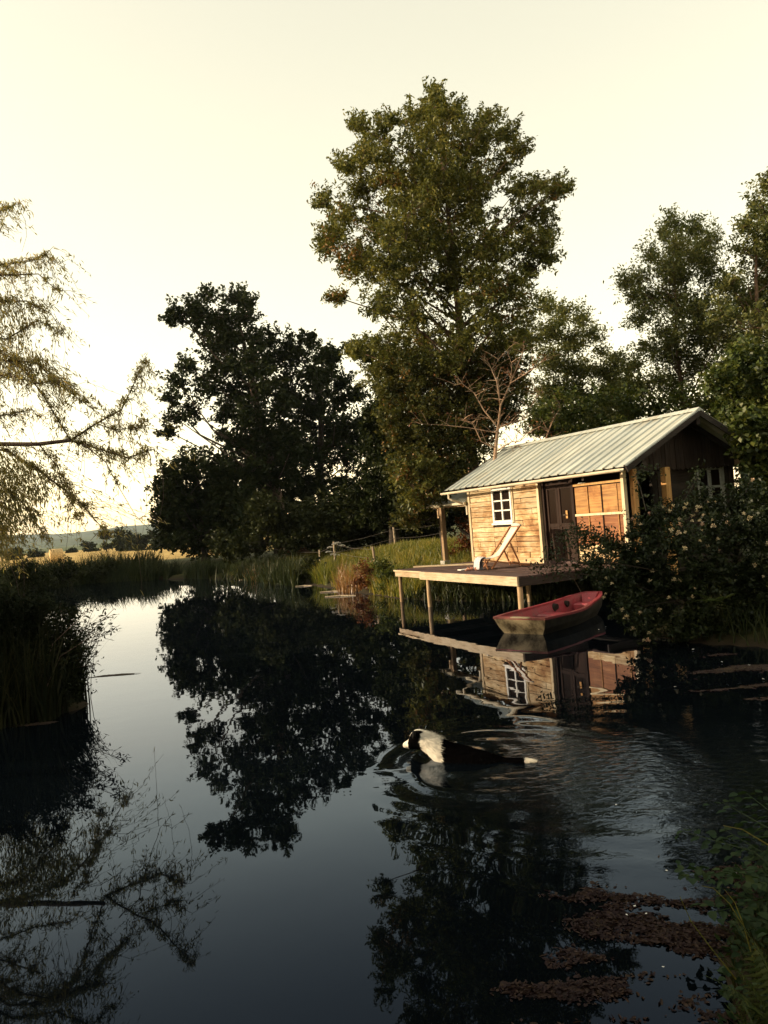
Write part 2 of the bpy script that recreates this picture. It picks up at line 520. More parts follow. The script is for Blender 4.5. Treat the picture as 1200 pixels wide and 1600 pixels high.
def wake(x, y):
    """rings from the dog's strokes spreading over the pond"""
    z = np.zeros_like(x)
    side = np.array([-heading[1], heading[0]])
    rs0 = np.random.default_rng(5)
    speed, cw = 0.50, 0.47
    for i in range(20):
        t = 0.15 + i * 0.30 + rs0.uniform(-.06, .06)
        back = speed * t + 0.16
        p = DOG_NOSE[:2] - heading[:2] * back + side * (rs0.uniform(-.08, .08) - 0.02 * back * back)
        dx, dy = x - p[0], y - p[1]
        r = np.hypot(dx, dy)
        ang = np.arctan2(dy, dx)
        R0 = cw * t + 0.08
        wob = 1 + 0.05 * np.sin(3 * ang + i) + 0.03 * np.sin(7 * ang + 2.1 * i)
        q = r * wob - R0
        lam = 0.27 + 0.05 * t
        amp = rs0.uniform(0.5, 1.2) * 0.0048 / (0.5 + R0) * math.exp(-t / 4.5)
        amp = amp * (0.55 + 0.45 * np.sin(ang * 1.5 + i * 1.1))
        z += np.cos(q * 2 * math.pi / lam) * np.exp(-(q / (lam * 0.95)) ** 2) * amp
    br = 0.3 + 1.4 * fbm(x * 1.1 + 5, y * 1.1 + 2, 0, 2)
    return z * br


WZ = wake(WX, WY) * np.clip((WX + 1.4) / 0.8, 0, 1) * np.clip((5.6 - WX) / 1.0, 0, 1) * np.clip((WY - 3.4) / 0.8, 0, 1) * np.clip((10.6 - WY) / 1.2, 0, 1)
rel = np.stack([WX - DOG_NOSE[0], WY - DOG_NOSE[1]], -1)
along = -(rel @ heading[:2]); across = np.abs(rel @ np.array([-heading[1], heading[0]]))
sgn = rel @ np.array([-heading[1], heading[0]])
width = 0.25 + 0.42 * np.clip(along, 0, 10)
rip = np.clip((along - 0.35) / 0.9, 0, 1) * np.exp(-(across / width) ** 2 * 0.9) * np.exp(-np.clip(along - 2.2, 0, 9) / 1.5)
rip = rip * (0.35 + 1.1 * fbm(WX * 1.3, WY * 1.3)) 
rip[(WX < -1.3) | (WX > 5.5) | (WY < 3.5) | (WY > 10.5)] = 0
wm = np_mesh('pond', np.stack([WX, WY, WZ], -1).reshape(-1, 3), grid_faces(len(wx), len(wy)), True)
at_r = wm.attributes.new('ripple', 'FLOAT', 'POINT'); at_r.data.foreach_set('value', rip.ravel().astype(np.float32))
tag(mesh_obj('water', wm, M['water']), kind='structure')

# far hills
hm = NT('wooded_hill')
hc = hm.ramp(hm.noise(hm.coord('Object'), 0.02, 5, 0.7), [(0.35, (0.03, 0.045, 0.02)), (0.65, (0.08, 0.10, 0.045))])
hm.bsdf(hc, 0.95, 0, None, 0.1)
for k, (x0, x1, y0, top, seed) in enumerate([(-1500, 500, 1500, 26, 3.0), (-2300, 900, 2300, 62, 9.0)]):
    hx = np.linspace(x0, x1, 120); hy = np.linspace(0, 600, 10)
    HX, HY = np.meshgrid(hx, hy)
    prof = np.sin(np.clip(HY / 600, 0, 1) * math.pi) ** 0.8
    ridge = top * (0.45 + 0.6 * fbm(HX * 0.0022 + seed, HX * 0 + seed)) + 5 * fbm(HX * 0.03, HY * 0.03 + seed)
    me = np_mesh('hill', np.stack([HX, HY + y0, prof * ridge - 3], -1).reshape(-1, 3), grid_faces(120, 10), True)
    tag(mesh_obj('hill', me, hm.m), kind='structure')

# ------------------------------------------------------------------ cabin
# local frame: X along the long lit front (to the right), Y into the cabin, Z up from the water
CAB = (2.547, 15.724, 0.0)
CAB_RZ = -R_(90 - 25.545)
ZD = 0.858                                   # deck level
FY, BY = 2.471, 5.88                         # front and back wall planes
XL, XJ, XR = -5.583, -2.375, 0.45            # far corner, door jamb, gable plane
ZT = 2.80
cabin = empty('cabin', CAB, CAB_RZ)
tag(cabin, 'small weathered timber cabin with ridged metal roof at the pond edge', 'cabin')

wall = MB().box((XL + 0.02, FY + 0.03, 0.45), (XJ - 0.02, FY + 0.09, ZT + 0.08)).build('front_wall', M['dark'], cabin)
# horizontal boards of the front, in three runs, round the window
WX0, WX1, WZ0, WZ1 = -4.37, -3.49, 1.88, 2.77
runs = [(XL + 0.10, -4.43), (-4.42, -3.43), (-3.42, XJ - 0.06)]
z = ZD + 0.13
course = 0
while z < ZT + 0.02:
    h = random.choice((0.125, 0.13, 0.14, 0.145))
    for a, b in runs:
        a2, b2 = a, b
        if z + h > WZ0 - 0.06 and a == -4.42:
            continue
        segs = [(a2, b2)]
        if random.random() < 0.28:
            c = random.uniform(a2 + .25, b2 - .25); segs = [(a2, c - 0.004), (c, b2)]
        for s0, s1 in segs:
            dy = random.uniform(0, 0.022); tl = random.uniform(-0.004, 0.004)
            mb = MB().box((s0 + 0.003, FY - 0.005 - dy, z), (s1 - 0.003, FY + 0.028, z + h - random.uniform(0.010, 0.018)))
            mb.v = [(x, y, zz + tl * (x - s0)) for x, y, zz in mb.v]
            mb.build('board', M['board'], wall)
    z += h; course += 1
MB().box((XL - 0.01, FY - 0.035, ZD - 0.02), (XL + 0.085, FY + 0.06, ZT)).build('corner_board', M['trim'], wall)
MB().box((XJ - 0.055, FY - 0.04, ZD), (XJ + 0.03, FY + 0.06, ZT - 0.02)).build('corner_board', M['trim'], wall)
MB().box((XL + 0.09, FY - 0.026, ZD - 0.02), (XJ - 0.06, FY + 0.02, ZD + 0.125)).build('skirting_board', M['board'], wall)
MB().box((XL - 0.02, FY - 0.03, ZT + 0.012), (XJ, FY + 0.06, ZT + 0.09)).build('wall_plate', M['orange_post'], wall)
for kx_, kz_ in ((-3.10, ZD + 0.03), (-5.41, ZD + 0.06)):
    MB().box((kx_, FY - 0.031, kz_), (kx_ + 0.06, FY - 0.0262, kz_ + 0.055)).build('knot_hole', M['dark'], wall)


def window(parent, x0, x1, z0, z1, y, cols, rows, fr, mat, depth=0.05, axis='x', bar=0.035):
    """white window: frame, bars and panes; local plane at y (axis x) or at x = y (axis y)"""
    def bx(a, b, c, d, e, f):
        if axis == 'x':
            return MB().box((a, y - d, c), (b, y - e, f))
        return MB().box((y + e, a, c), (y + d, b, f))
    w = bx(x0 - 0.0, x1 + 0.0, z0, -0.02, -0.035, z1).build('window', M['dark'], parent)
    for a, b, c, f in ((x0, x0 + fr, z0, z1), (x1 - fr, x1, z0, z1)):
        bx(a, b, c, depth, -0.019, f).build('frame_stile', mat, w)
    for a, b, c, f in ((x0 + fr, x1 - fr, z0, z0 + fr), (x0 + fr, x1 - fr, z1 - fr, z1)):
        bx(a, b, c, depth - 0.003, -0.017, f).build('frame_rail', mat, w)
    iw, ih = (x1 - x0 - 2 * fr), (z1 - z0 - 2 * fr)
    for i in range(1, cols):
        c = x0 + fr + iw * i / cols
        bw = bar * (1.6 if cols == 2 else 1)
        bx(c - bw / 2, c + bw / 2, z0 + fr, depth - 0.008, -0.016, z1 - fr).build('glazing_bar', mat, w)
    for j in range(1, rows):
        c = z0 + fr + ih * j / rows
        bx(x0 + fr, x1 - fr, c - bar / 2, depth - 0.014, -0.014, c + bar / 2).build('glazing_bar', mat, w)
    for i in range(cols):
        for j in range(rows):
            a = x0 + fr + iw * i / cols; c = z0 + fr + ih * j / rows
            bx(a, a + iw / cols, c, 0.006, -0.002, c + ih / rows).build('pane', M['glass'], w)
    bx(x0 - 0.04, x1 + 0.04, z0 - 0.05, depth + 0.03, -0.02, z0 - 0.004).build('sill', mat, w)
    return w


window(cabin, WX0, WX1, WZ0, WZ1, FY, 2, 3, 0.065, M['white_paint'])
for xx in (WX0 - 0.045, WX1 + 0.006):
    MB().box((xx, FY - 0.03, WZ0 - 0.05), (xx + 0.036, FY + 0.03, ZT - 0.01)).build('window_casing', M['trim'], cabin)

# recessed double door
DY = FY + 0.10
door = MB().box((XJ + 0.035, DY + 0.05, ZD), (-1.15, DY + 0.09, ZT)).build('door', M['door'], cabin)
for a, b in ((XJ + 0.035, XJ + 0.12), (-1.245, -1.16)):
    MB().box((a, DY - 0.06, ZD + 0.03), (b, DY + 0.05, ZT)).build('door_post', M['door'], door)
for a, b in ((XJ + 0.125, -1.81), (-1.80, -1.25)):
    for c, d in ((a, a + 0.075), (b - 0.075, b)):
        MB().box((c, DY, ZD + 0.06), (d, DY + 0.048, 2.68)).build('door_stile', M['door'], door)
    for c, d in ((ZD + 0.06, ZD + 0.2), (1.70, 1.79), (2.60, 2.68)):
        MB().box((a + 0.076, DY + 0.004, c), (b - 0.076, DY + 0.048, d)).build('door_rail', M['door'], door)
    MB().box((a + 0.076, DY + 0.02, 1.791), (b - 0.076, DY + 0.03, 2.599)).build('pane', M['glass'], door)
    MB().box((a + 0.076, DY + 0.02, ZD + 0.201), (b - 0.076, DY + 0.045, 1.699)).build('door_panel', M['door'], door)
MB().box((XJ + 0.125, DY + 0.002, 2.685), (-1.25, DY + 0.048, 2.78)).build('lintel', M['door'], door)
MB().box((-1.53, DY - 0.018, 1.90), (-1.47, DY - 0.001, 2.08)).build('lock_plate', M['orange_post'], door)
MB().tube([(-1.50, DY - 0.018, 1.98), (-1.50, DY - 0.06, 1.98), (-1.57, DY - 0.065, 1.98)], 0.010, 6).build('handle', M['wire'], door)
MB().box((XJ + 0.03, FY - 0.04, ZD + 0.003), (-1.10, DY + 0.05, ZD + 0.055)).build('door_step', M['deck'], door)

# timber panels right of the door, dark gap above
pw = MB().box((-1.148, FY + 0.10, ZD + 0.02), (0.40, FY + 0.13, 2.60)).build('panel_wall', M['door'], cabin)
px = [-1.14, -0.70, -0.245, 0.235, 0.50]
for i in range(4):
    a, b = px[i], px[i + 1]
    b = min(b, 0.47)
    MB().box((a + 0.006, FY + 0.065 + random.uniform(0, .01), 1.985), (b - 0.006, FY + 0.099, 2.58)).build('panel', M['panel_up'], pw)
    MB().box((a + 0.006, FY + 0.065 + random.uniform(0, .01), 1.27), (b - 0.006, FY + 0.099, 1.925)).build('panel', M['panel_low'], pw)
    zz = ZD + 0.03
    while zz < 1.25:
        MB().box((a + 0.004, FY + 0.06 + random.uniform(0, .012), zz), (b - 0.004, FY + 0.099, zz + 0.125)).build('board', M['board'], pw)
        zz += 0.132
for i in (1, 2, 3):
    MB().box((px[i] - 0.012, FY + 0.052, 1.28), (px[i] + 0.012, FY + 0.064, 2.575)).build('batten', M['panel_up' if i != 2 else 'door'], pw)
MB().box((-1.14, FY + 0.035, 1.93), (0.47, FY + 0.099, 1.98)).build('panel_rail', M['trim'], pw)
MB().box((-1.14, FY + 0.03, 2.605), (0.47, FY + 0.11, 2.66)).build('panel_rail', M['orange_post'], pw)
# corner posts of the porch
for (x, y, w, m, zb) in ((0.52, FY + 0.0, 0.085, 'trim', ZD), (0.60, FY + 0.20, 0.11, 'orange_post', ZD), (0.62, 3.55, 0.14, 'orange_post', 0.5)):
    MB().box((x - w / 2, y - w / 2, zb), (x + w / 2, y + w / 2, ZT + 0.04)).build('post', M[m], cabin)
MB().box((XJ, FY - 0.02, ZT + 0.015), (0.56, FY + 0.07, ZT + 0.10)).build('wall_plate', M['gable_h'], cabin)

# gable end: plank wall with window and open doorway, dark inside
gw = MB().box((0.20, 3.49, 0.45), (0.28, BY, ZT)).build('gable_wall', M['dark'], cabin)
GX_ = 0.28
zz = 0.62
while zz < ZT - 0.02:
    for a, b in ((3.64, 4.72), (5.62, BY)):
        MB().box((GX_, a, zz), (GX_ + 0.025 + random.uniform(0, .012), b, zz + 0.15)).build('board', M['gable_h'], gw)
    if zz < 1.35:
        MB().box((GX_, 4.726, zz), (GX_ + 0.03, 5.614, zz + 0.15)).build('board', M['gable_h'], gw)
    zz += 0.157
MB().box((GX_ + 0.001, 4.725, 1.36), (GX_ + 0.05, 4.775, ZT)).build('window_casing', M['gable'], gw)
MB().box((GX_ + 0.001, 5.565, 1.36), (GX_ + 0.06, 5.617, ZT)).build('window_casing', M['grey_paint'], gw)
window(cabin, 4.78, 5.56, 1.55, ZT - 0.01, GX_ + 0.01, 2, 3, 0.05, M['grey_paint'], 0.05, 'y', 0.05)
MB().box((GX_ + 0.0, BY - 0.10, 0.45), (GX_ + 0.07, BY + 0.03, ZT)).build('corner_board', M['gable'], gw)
# vertical gable boards with pointed ends
RY, RZ = 4.177, 3.982                          # ridge
EY, EZ = 2.084, 2.904                          # front eave
slope = (RZ - EZ) / (RY - EY)
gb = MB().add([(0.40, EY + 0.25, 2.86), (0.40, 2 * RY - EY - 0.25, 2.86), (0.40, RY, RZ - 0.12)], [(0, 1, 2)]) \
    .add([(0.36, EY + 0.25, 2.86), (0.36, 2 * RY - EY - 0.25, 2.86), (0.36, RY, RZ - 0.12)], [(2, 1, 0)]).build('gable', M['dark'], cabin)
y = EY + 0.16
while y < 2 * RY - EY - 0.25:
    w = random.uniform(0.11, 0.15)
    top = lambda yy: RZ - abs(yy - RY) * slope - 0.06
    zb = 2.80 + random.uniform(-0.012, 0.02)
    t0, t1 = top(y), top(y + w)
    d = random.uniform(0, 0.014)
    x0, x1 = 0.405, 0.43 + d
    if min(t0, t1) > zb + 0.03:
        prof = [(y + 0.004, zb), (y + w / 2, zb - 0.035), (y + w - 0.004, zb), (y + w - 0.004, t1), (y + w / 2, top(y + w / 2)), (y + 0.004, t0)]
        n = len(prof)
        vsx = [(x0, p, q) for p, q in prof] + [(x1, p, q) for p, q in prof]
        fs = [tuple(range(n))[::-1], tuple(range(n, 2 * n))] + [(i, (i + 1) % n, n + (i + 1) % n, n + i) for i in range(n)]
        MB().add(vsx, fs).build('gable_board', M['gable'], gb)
    y += w
# back and inner walls, floor
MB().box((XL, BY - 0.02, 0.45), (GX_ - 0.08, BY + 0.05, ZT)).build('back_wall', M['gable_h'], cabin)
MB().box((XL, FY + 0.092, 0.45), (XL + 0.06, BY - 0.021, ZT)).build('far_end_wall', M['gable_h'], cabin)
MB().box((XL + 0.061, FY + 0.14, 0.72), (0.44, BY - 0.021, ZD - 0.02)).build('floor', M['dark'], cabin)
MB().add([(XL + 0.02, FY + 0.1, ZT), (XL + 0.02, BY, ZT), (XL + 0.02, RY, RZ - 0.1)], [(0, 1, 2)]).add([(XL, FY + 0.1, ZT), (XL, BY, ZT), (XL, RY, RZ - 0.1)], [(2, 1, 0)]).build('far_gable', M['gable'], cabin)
for x in (-2.3, -0.9):
    MB().box((x, FY + 0.1, ZT - 0.08), (x + 0.07, BY, ZT + 0.06)).build('tie_beam', M['gable_h'], cabin)

# roof: ridged metal sheets
RX0, RX1 = -6.17, 1.10


def sheet(x0, x1, y0, z0, y1, z1, ribs, thick=0.008):
    prof = []
    w = (x1 - x0) / ribs
    for i in range(ribs):
        a = x0 + i * w
        prof += [(a, 0), (a + w * 0.74, 0), (a + w * 0.80, 0.032), (a + w * 0.92, 0.032)]
    prof.append((x1, 0))
    nx = np.array([0, -(z1 - z0), (y1 - y0)]); nx = nx / np.linalg.norm(nx)
    vs_ = []
    for (yy, zz) in ((y0, z0), (y1, z1)):
        for off in (0, -thick):
            for a, hgt in prof:
                p = np.array([a, yy, zz]) + nx * (hgt + off)
                vs_.append(tuple(p))
    n = len(prof); fs = []
    for i in range(n - 1):
        fs += [(i, i + 1, 2 * n + i + 1, 2 * n + i), (n + i, 3 * n + i, 3 * n + i + 1, n + i + 1),
               (i, n + i, n + i + 1, i + 1), (2 * n + i, 2 * n + i + 1, 3 * n + i + 1, 3 * n + i)]
    return MB().add(vs_, fs)


roof = MB().box((RX0 + 0.05, RY - 0.06, RZ - 0.16), (RX1 - 0.1, RY + 0.06, RZ - 0.03)).build('roof', M['gable_h'], cabin)
NS = 8
for i in range(NS):
    a = RX0 + (RX1 - RX0) * i / NS; b = RX0 + (RX1 - RX0) * (i + 1) / NS
    j = random.uniform(-0.015, 0.015)
    lift = 0.006 * (i % 2)
    sheet(a - 0.01, b + 0.01, EY - 0.04 + j, EZ + lift - slope * (0.04 - j), RY - 0.005, RZ + lift, 3).build('roof_sheet', M['roof'], roof)
    sheet(a - 0.01, b + 0.01, 2 * RY - EY + 0.04, EZ + lift - slope * 0.04, RY + 0.005, RZ + lift, 3).build('roof_sheet', M['roof'], roof)
MB().add([(RX0, RY - 0.13, RZ - 0.02), (RX0, RY, RZ + 0.062), (RX0, RY + 0.13, RZ - 0.02), (RX1, RY - 0.13, RZ - 0.02), (RX1, RY, RZ + 0.062), (RX1, RY + 0.13, RZ - 0.02)],
         [(0, 1, 4, 3), (1, 2, 5, 4), (0, 3, 5, 2), (0, 2, 1), (3, 4, 5)]).build('ridge_cap', M['roof'], roof)
# rafters, barge boards
for x in np.arange(RX0 + 0.25, RX1 - 0.2, 0.72):
    for sgn_ in (1, -1):
        MB().beam((x, RY - sgn_ * (RY - EY - 0.06), EZ + slope * 0.06 - 0.075), (x, RY - sgn_ * 0.06, RZ - slope * 0.06 - 0.075), 0.05, 0.10).build('rafter', M['gable_h'], roof)
for xx in (RX1 - 0.01, RX0 + 0.01):
    for sgn_ in (1, -1):
        MB().beam((xx, RY - sgn_ * (RY - EY + 0.03), EZ - 0.075), (xx, RY - sgn_ * 0.004, RZ - 0.055), 0.035, 0.13).build('barge_board', M['gable_h'], roof)
MB().box((0.3, 5.86, 2.80), (RX1 - 0.03, 6.0, 2.93)).build('purlin', M['post'], roof)
MB().box((0.3, RY - 0.05, RZ - 0.30), (RX1 - 0.06, RY + 0.05, RZ - 0.17)).build('purlin', M['gable_h'], roof)
MB().box((0.3, EY + 0.42, EZ - 0.035), (RX1 - 0.03, EY + 0.53, EZ + 0.07)).build('purlin', M['gable_h'], roof)
# gutter and down pipe
gut = MB()
nseg = 7
pr_ = [(EY - 0.085 - 0.055 * math.cos(math.pi * k / (nseg - 1)), EZ - 0.065 - 0.055 * math.sin(math.pi * k / (nseg - 1))) for k in range(nseg)]
pr_ += [(a + (0.006 if a < EY - 0.085 else -0.006), b + 0.008) for a, b in pr_[::-1]]
n = len(pr_)
gut.add([(RX0 - 0.06, a, b - 0.03) for a, b in pr_] + [(RX1 - 0.08, a, b + 0.0) for a, b in pr_],
        [tuple(range(n))[::-1], tuple(range(n, 2 * n))] + [(i, (i + 1) % n, n + (i + 1) % n, n + i) for i in range(n)])
gut.build('gutter', M['gutter'], cabin)
MB().tube([(-5.85, EY - 0.085, EZ - 0.14), (-5.85, EY - 0.085, EZ - 0.26), (-5.80, EY - 0.02, EZ - 0.31), (-5.66, FY - 0.10, EZ - 0.45), (-5.63, FY - 0.05, EZ - 0.52), (-5.63, FY - 0.05, EZ - 0.75)], 0.032, 8).build('down_pipe', M['gutter'], cabin)

# open lean-to at the far end
LZ, LX = 2.52, -7.99
lean = MB().box((-7.6, FY - 0.03, LZ - 0.12), (XL - 0.02, FY + 0.06, LZ - 0.03)).build('lean_to', M['post'], cabin)
s2 = (2.96 - LZ) / (3.18 - 2.42)
for i in range(3):
    a = LX + (XL - 0.03 - LX) * i / 3; b = LX + (XL - 0.03 - LX) * (i + 1) / 3
    sheet(a, b - 0.004, 2.40, LZ + 0.004 * (i % 2), 3.35, LZ + 0.95 * s2, 6).build('roof_sheet', M['roof'], lean)
    sheet(a, b - 0.004, 4.30, LZ + 0.004 * (i % 2), 3.36, LZ + 0.95 * s2, 6).build('roof_sheet', M['roof'], lean)
MB().tube([(LX - 0.05, 2.36, LZ - 0.05), (XL - 0.03, 2.36, LZ - 0.045)], 0.04, 8).build('gutter', M['gutter'], lean)
for (x, y) in ((-7.12, FY), (-7.12, 4.2)):
    MB().box((x - 0.06, y - 0.06, 0.86), (x + 0.06, y + 0.06, LZ - 0.035)).build('post', M['post'], lean)
    MB().box((x - 0.12, y - 0.12, 0.55), (x + 0.12, y + 0.12, 0.858)).build('post_base', M['concrete'], lean)
MB().box((-7.33, FY - 0.05, LZ - 0.40), (-7.25, FY + 0.03, LZ - 0.13)).build('hanging_peg', M['post'], lean)
MB().beam((-7.05, 3.0, 1.75), (-5.7, 3.0, 1.15), 0.05, 0.08).build('brace', M['gable_h'], lean)
MB().beam((-7.05, 4.2, 2.25), (-5.66, 4.2, 2.25), 0.08, 0.16).build('beam', M['gable_h'], lean)
for zz in (1.28, 1.08):
    MB().beam((-7.05, 3.6, zz), (-5.66, 3.6, zz), 0.05, 0.09).build('rail', M['gable_h'], lean)

# ------------------------------------------------------------------ deck
deck = empty('deck', CAB, CAB_RZ)
tag(deck, 'wooden deck on thin posts standing over the pond in front of the cabin', 'deck')
y = 0.012
while y < FY - 0.05:
    w = random.uniform(0.125, 0.15)
    w = min(w, FY - 0.045 - y)
    x1 = 0.03 + random.uniform(-0.03, 0.03) + (0.62 if y > 1.62 else 0) + 0.05 * y
    cut = random.uniform(-4.2, -1.4)
    for a, b in ((-5.60 + random.uniform(-0.04, 0.04), cut - 0.004), (cut, x1)):
        dz = random.uniform(-0.006, 0.004)
        MB().box((a, y, ZD - 0.032 + dz), (b, y + w - 0.008, ZD + dz)).build('plank', M['deck'], deck)
    y += w
MB().box((-4.08, -0.05, ZD - 0.19), (0.06, -0.005, ZD - 0.004)).build('fascia_board', M['fascia'], deck)
MB().box((-5.62, 0.045, ZD - 0.17), (-4.09, 0.09, ZD - 0.040)).build('fascia_board', M['fascia'], deck)
MB().box((-5.62, 0.0, ZD - 0.036), (-4.09, 0.044, ZD - 0.001)).build('edge_board', M['fascia'], deck)
MB().box((0.012, 0.0, ZD - 0.20), (0.055, 1.6, ZD - 0.036)).build('fascia_board', M['gable_h'], deck)
MB().box((0.60, 1.63, ZD - 0.20), (0.64, FY, ZD - 0.036)).build('fascia_board', M['gable_h'], deck)
for x in (-5.3, -3.9, -2.4, -1.0):
    MB().box((x, 0.10, ZD - 0.17), (x + 0.06, FY, ZD - 0.040)).build('joist', M['gable_h'], deck)
for (x, y, zb, r) in ((-5.55, 0.15, -0.9, 0.05), (-3.77, 0.02, -0.9, 0.055), (-0.02, 0.06, -0.9, 0.06), (-2.3, 1.9, -0.7, 0.06), (-5.5, 2.0, -0.4, 0.06)):
    MB().tube([(x, y, zb), (x + 0.01, y, -0.2), (x - 0.005, y, 0.3), (x, y, ZD - 0.04)], [r, r * 1.05, r * 0.95, r * 0.9], 9).build('post', M['post'], deck, True)

lp = MB().box((-0.85, -0.07, 0), (0.85, 0.07, 0.035)).build('loose_plank', M['fascia'])
c, s = math.cos(CAB_RZ), math.sin(CAB_RZ)


def cabw(x, y, z):
    return (CAB[0] + x * c - y * s, CAB[1] + x * s + y * c, z)


lp.location = cabw(-4.95, 1.15, ZD + 0.006); lp.rotation_euler = (0, 0, CAB_RZ + R_(38))
tag(lp, 'pale loose plank lying across the far end of the deck', 'plank')

# ------------------------------------------------------------------ deck chair and small things on the deck
chair = empty('deck_chair', cabw(-2.42, 1.35, ZD + 0.006), R_(192))
tag(chair, 'folding wooden deck chair with cream canvas sling standing on the deck', 'deck chair')
for s_ in (-1, 1):
    y = s_ * 0.29
    MB().beam((0.42, y, 0.012), (-0.33, y, 0.93), 0.032, 0.06, (0, 1, 0)).build('back_rail', M['chair_wood'], chair)
    y = s_ * 0.255
    MB().beam((0.56, y, 0.22), (-0.52, y, 0.016), 0.032, 0.06, (0, 1, 0)).build('seat_rail', M['chair_wood'], chair)
    y = s_ * 0.325
    MB().beam((-0.06, y, 0.58), (-0.27, y, 0.03), 0.03, 0.05, (0, 1, 0)).build('prop_leg', M['chair_wood'], chair)
    MB().beam((0.56, y * .79, 0.20), (0.50, y * .79, 0.012), 0.03, 0.035, (0, 1, 0)).build('front_leg', M['chair_wood'], chair)
for a in ((-0.33, 0.93, 0.32), (0.56, 0.23, 0.28), (-0.52, 0.03, 0.28), (0.40, 0.05, 0.30), (-0.24, 0.10, 0.33)):
    MB().tube([(a[0], -a[2], a[1]), (a[0], a[2], a[1])], 0.014, 8).build('cross_bar', M['chair_wood'], chair, True)
prof = [(-0.36, 0.93), (-0.335, 0.955), (-0.28, 0.87), (-0.14, 0.65), (0.02, 0.43), (0.16, 0.31), (0.30, 0.265), (0.44, 0.25), (0.545, 0.25), (0.58, 0.225)]
v0 = []; f0 = []
for off in (0, -0.006):
    for (x, zq) in prof:
        for y in (-0.21, -0.08, 0.08, 0.21):
            v0.append((x, y, zq + off - 0.02 * (1 - (y / 0.24) ** 2) * (1 if -0.3 < x < 0.5 else 0)))
npf = len(prof)
for i in range(npf - 1):
    for j in range(3):
        q = i * 4 + j; f0.append((q, q + 1, q + 5, q + 4)); q += npf * 4; f0.append((q, q + 4, q + 5, q + 1))
MB().add(v0, f0).build('canvas_sling', M['canvas'], chair, True)
MB().tube([(-0.37, -0.25, 0.965), (-0.375, -0.1, 0.975), (-0.37, 0.1, 0.97), (-0.38, 0.25, 0.96)], [0.03, 0.045, 0.042, 0.03], 8).build('head_roll', M['canvas'], chair, True)

# towel slung over the foot of the chair
tv, tf = [], []
pt = [(0.50, 0.285), (0.56, 0.292), (0.62, 0.26), (0.66, 0.18), (0.68, 0.08), (0.70, 0.012), (0.58, 0.012), (0.59, 0.10), (0.585, 0.21), (0.53, 0.262), (0.50, 0.262)]
for (x, zq) in pt:
    for j in range(7):
        y = -0.21 + 0.07 * j
        tv.append((x + 0.018 * math.sin(j * 2.1 + zq * 6), y * (1.0 - 0.15 * zq), zq + (0.006 * math.sin(j * 1.7) if zq > 0.02 else 0)))
for i in range(len(pt)):
    for j in range(6):
        i2 = (i + 1) % len(pt)
        tf.append((i * 7 + j, i * 7 + j + 1, i2 * 7 + j + 1, i2 * 7 + j))
tow = MB().add(tv, tf).build('towel', M['cloth'], None, True)
tow.location = chair.location; tow.rotation_euler = chair.rotation_euler
tag(tow, 'grey white towel hanging over the foot of the deck chair', 'towel')
def sandal(loc, rz, label):
    r = empty('sandal', loc, rz)
    tag(r, label, 'sandal', 'sandals by the deck chair')
    sole = [(-0.13, -0.03), (-0.13, 0.03), (-0.04, 0.032), (0.06, 0.048), (0.125, 0.03), (0.135, -0.01), (0.10, -0.045), (0.0, -0.036)]
    n_ = len(sole)
    MB().add([(x, y, 0) for x, y in sole] + [(x, y, 0.025) for x, y in sole], [tuple(range(n_))[::-1], tuple(range(n_, 2 * n_))] + [(i, (i + 1) % n_, n_ + (i + 1) % n_, n_ + i) for i in range(n_)]).build('sole', M['sandal'], r)
    for x in (0.05, -0.05):
        MB().beam((x, -0.042, 0.02), (x, -0.02, 0.06), 0.03, 0.006, (1, 0, 0)).beam((x, -0.02, 0.06), (x, 0.025, 0.06), 0.006, 0.03, (1, 0, 0)).beam((x, 0.025, 0.06), (x, 0.042, 0.02), 0.03, 0.006, (1, 0, 0)).build('strap', M['sandal'], r)
sandal(cabw(-2.62, 0.72, ZD + 0.006), 1.2, 'red brown sandal lying nearer the towel by the deck chair')
sandal(cabw(-2.78, 0.62, ZD + 0.006), 0.5, 'red brown sandal lying farther from the towel by the deck chair')
bk = MB().box((-0.12, -0.09, 0), (0.12, 0.09, 0.022)).build('book', M['paper'], None, False, 0.004)
bk.location = cabw(-2.95, 0.55, ZD + 0.006); bk.rotation_euler = (0, 0, 0.4)
tag(bk, 'small white closed book lying flat on the deck near the sandals', 'book')

# ------------------------------------------------------------------ dinghy
boat = empty('dinghy', (2.2, 13.8, 0.0), math.atan2(0.75, 0.66) )
tag(boat, 'small red plastic dinghy with dirty cream stern moored beside the deck', 'boat')


def boat_mat(name, a, b, dirt, k0, k1):
    t = NT(name)
    co_ = t.coord('Object')
    n_ = t.noise(co_, 5, 5, 0.65); n2 = t.noise(co_, 28, 4, 0.6)
    c_ = t.mix(t.ramp(n_, [(k0, (0, 0, 0)), (k1, (1, 1, 1))]), t.ramp(n2, [(0.3, a), (0.7, b)]), dirt)
    t.bsdf(c_, 0.45, 0, t.bump(n2, 0.1, 0.004), 0.5)
    return t.m


M['boat_red'] = boat_mat('faded_red_plastic', (0.27, 0.028, 0.042), (0.36, 0.052, 0.068), (0.20, 0.07, 0.07), 0.48, 0.70)
M['boat_out'] = boat_mat('dirty_cream_hull', (0.42, 0.33, 0.20), (0.52, 0.42, 0.27), (0.09, 0.06, 0.03), 0.46, 0.66)
LB = 2.9


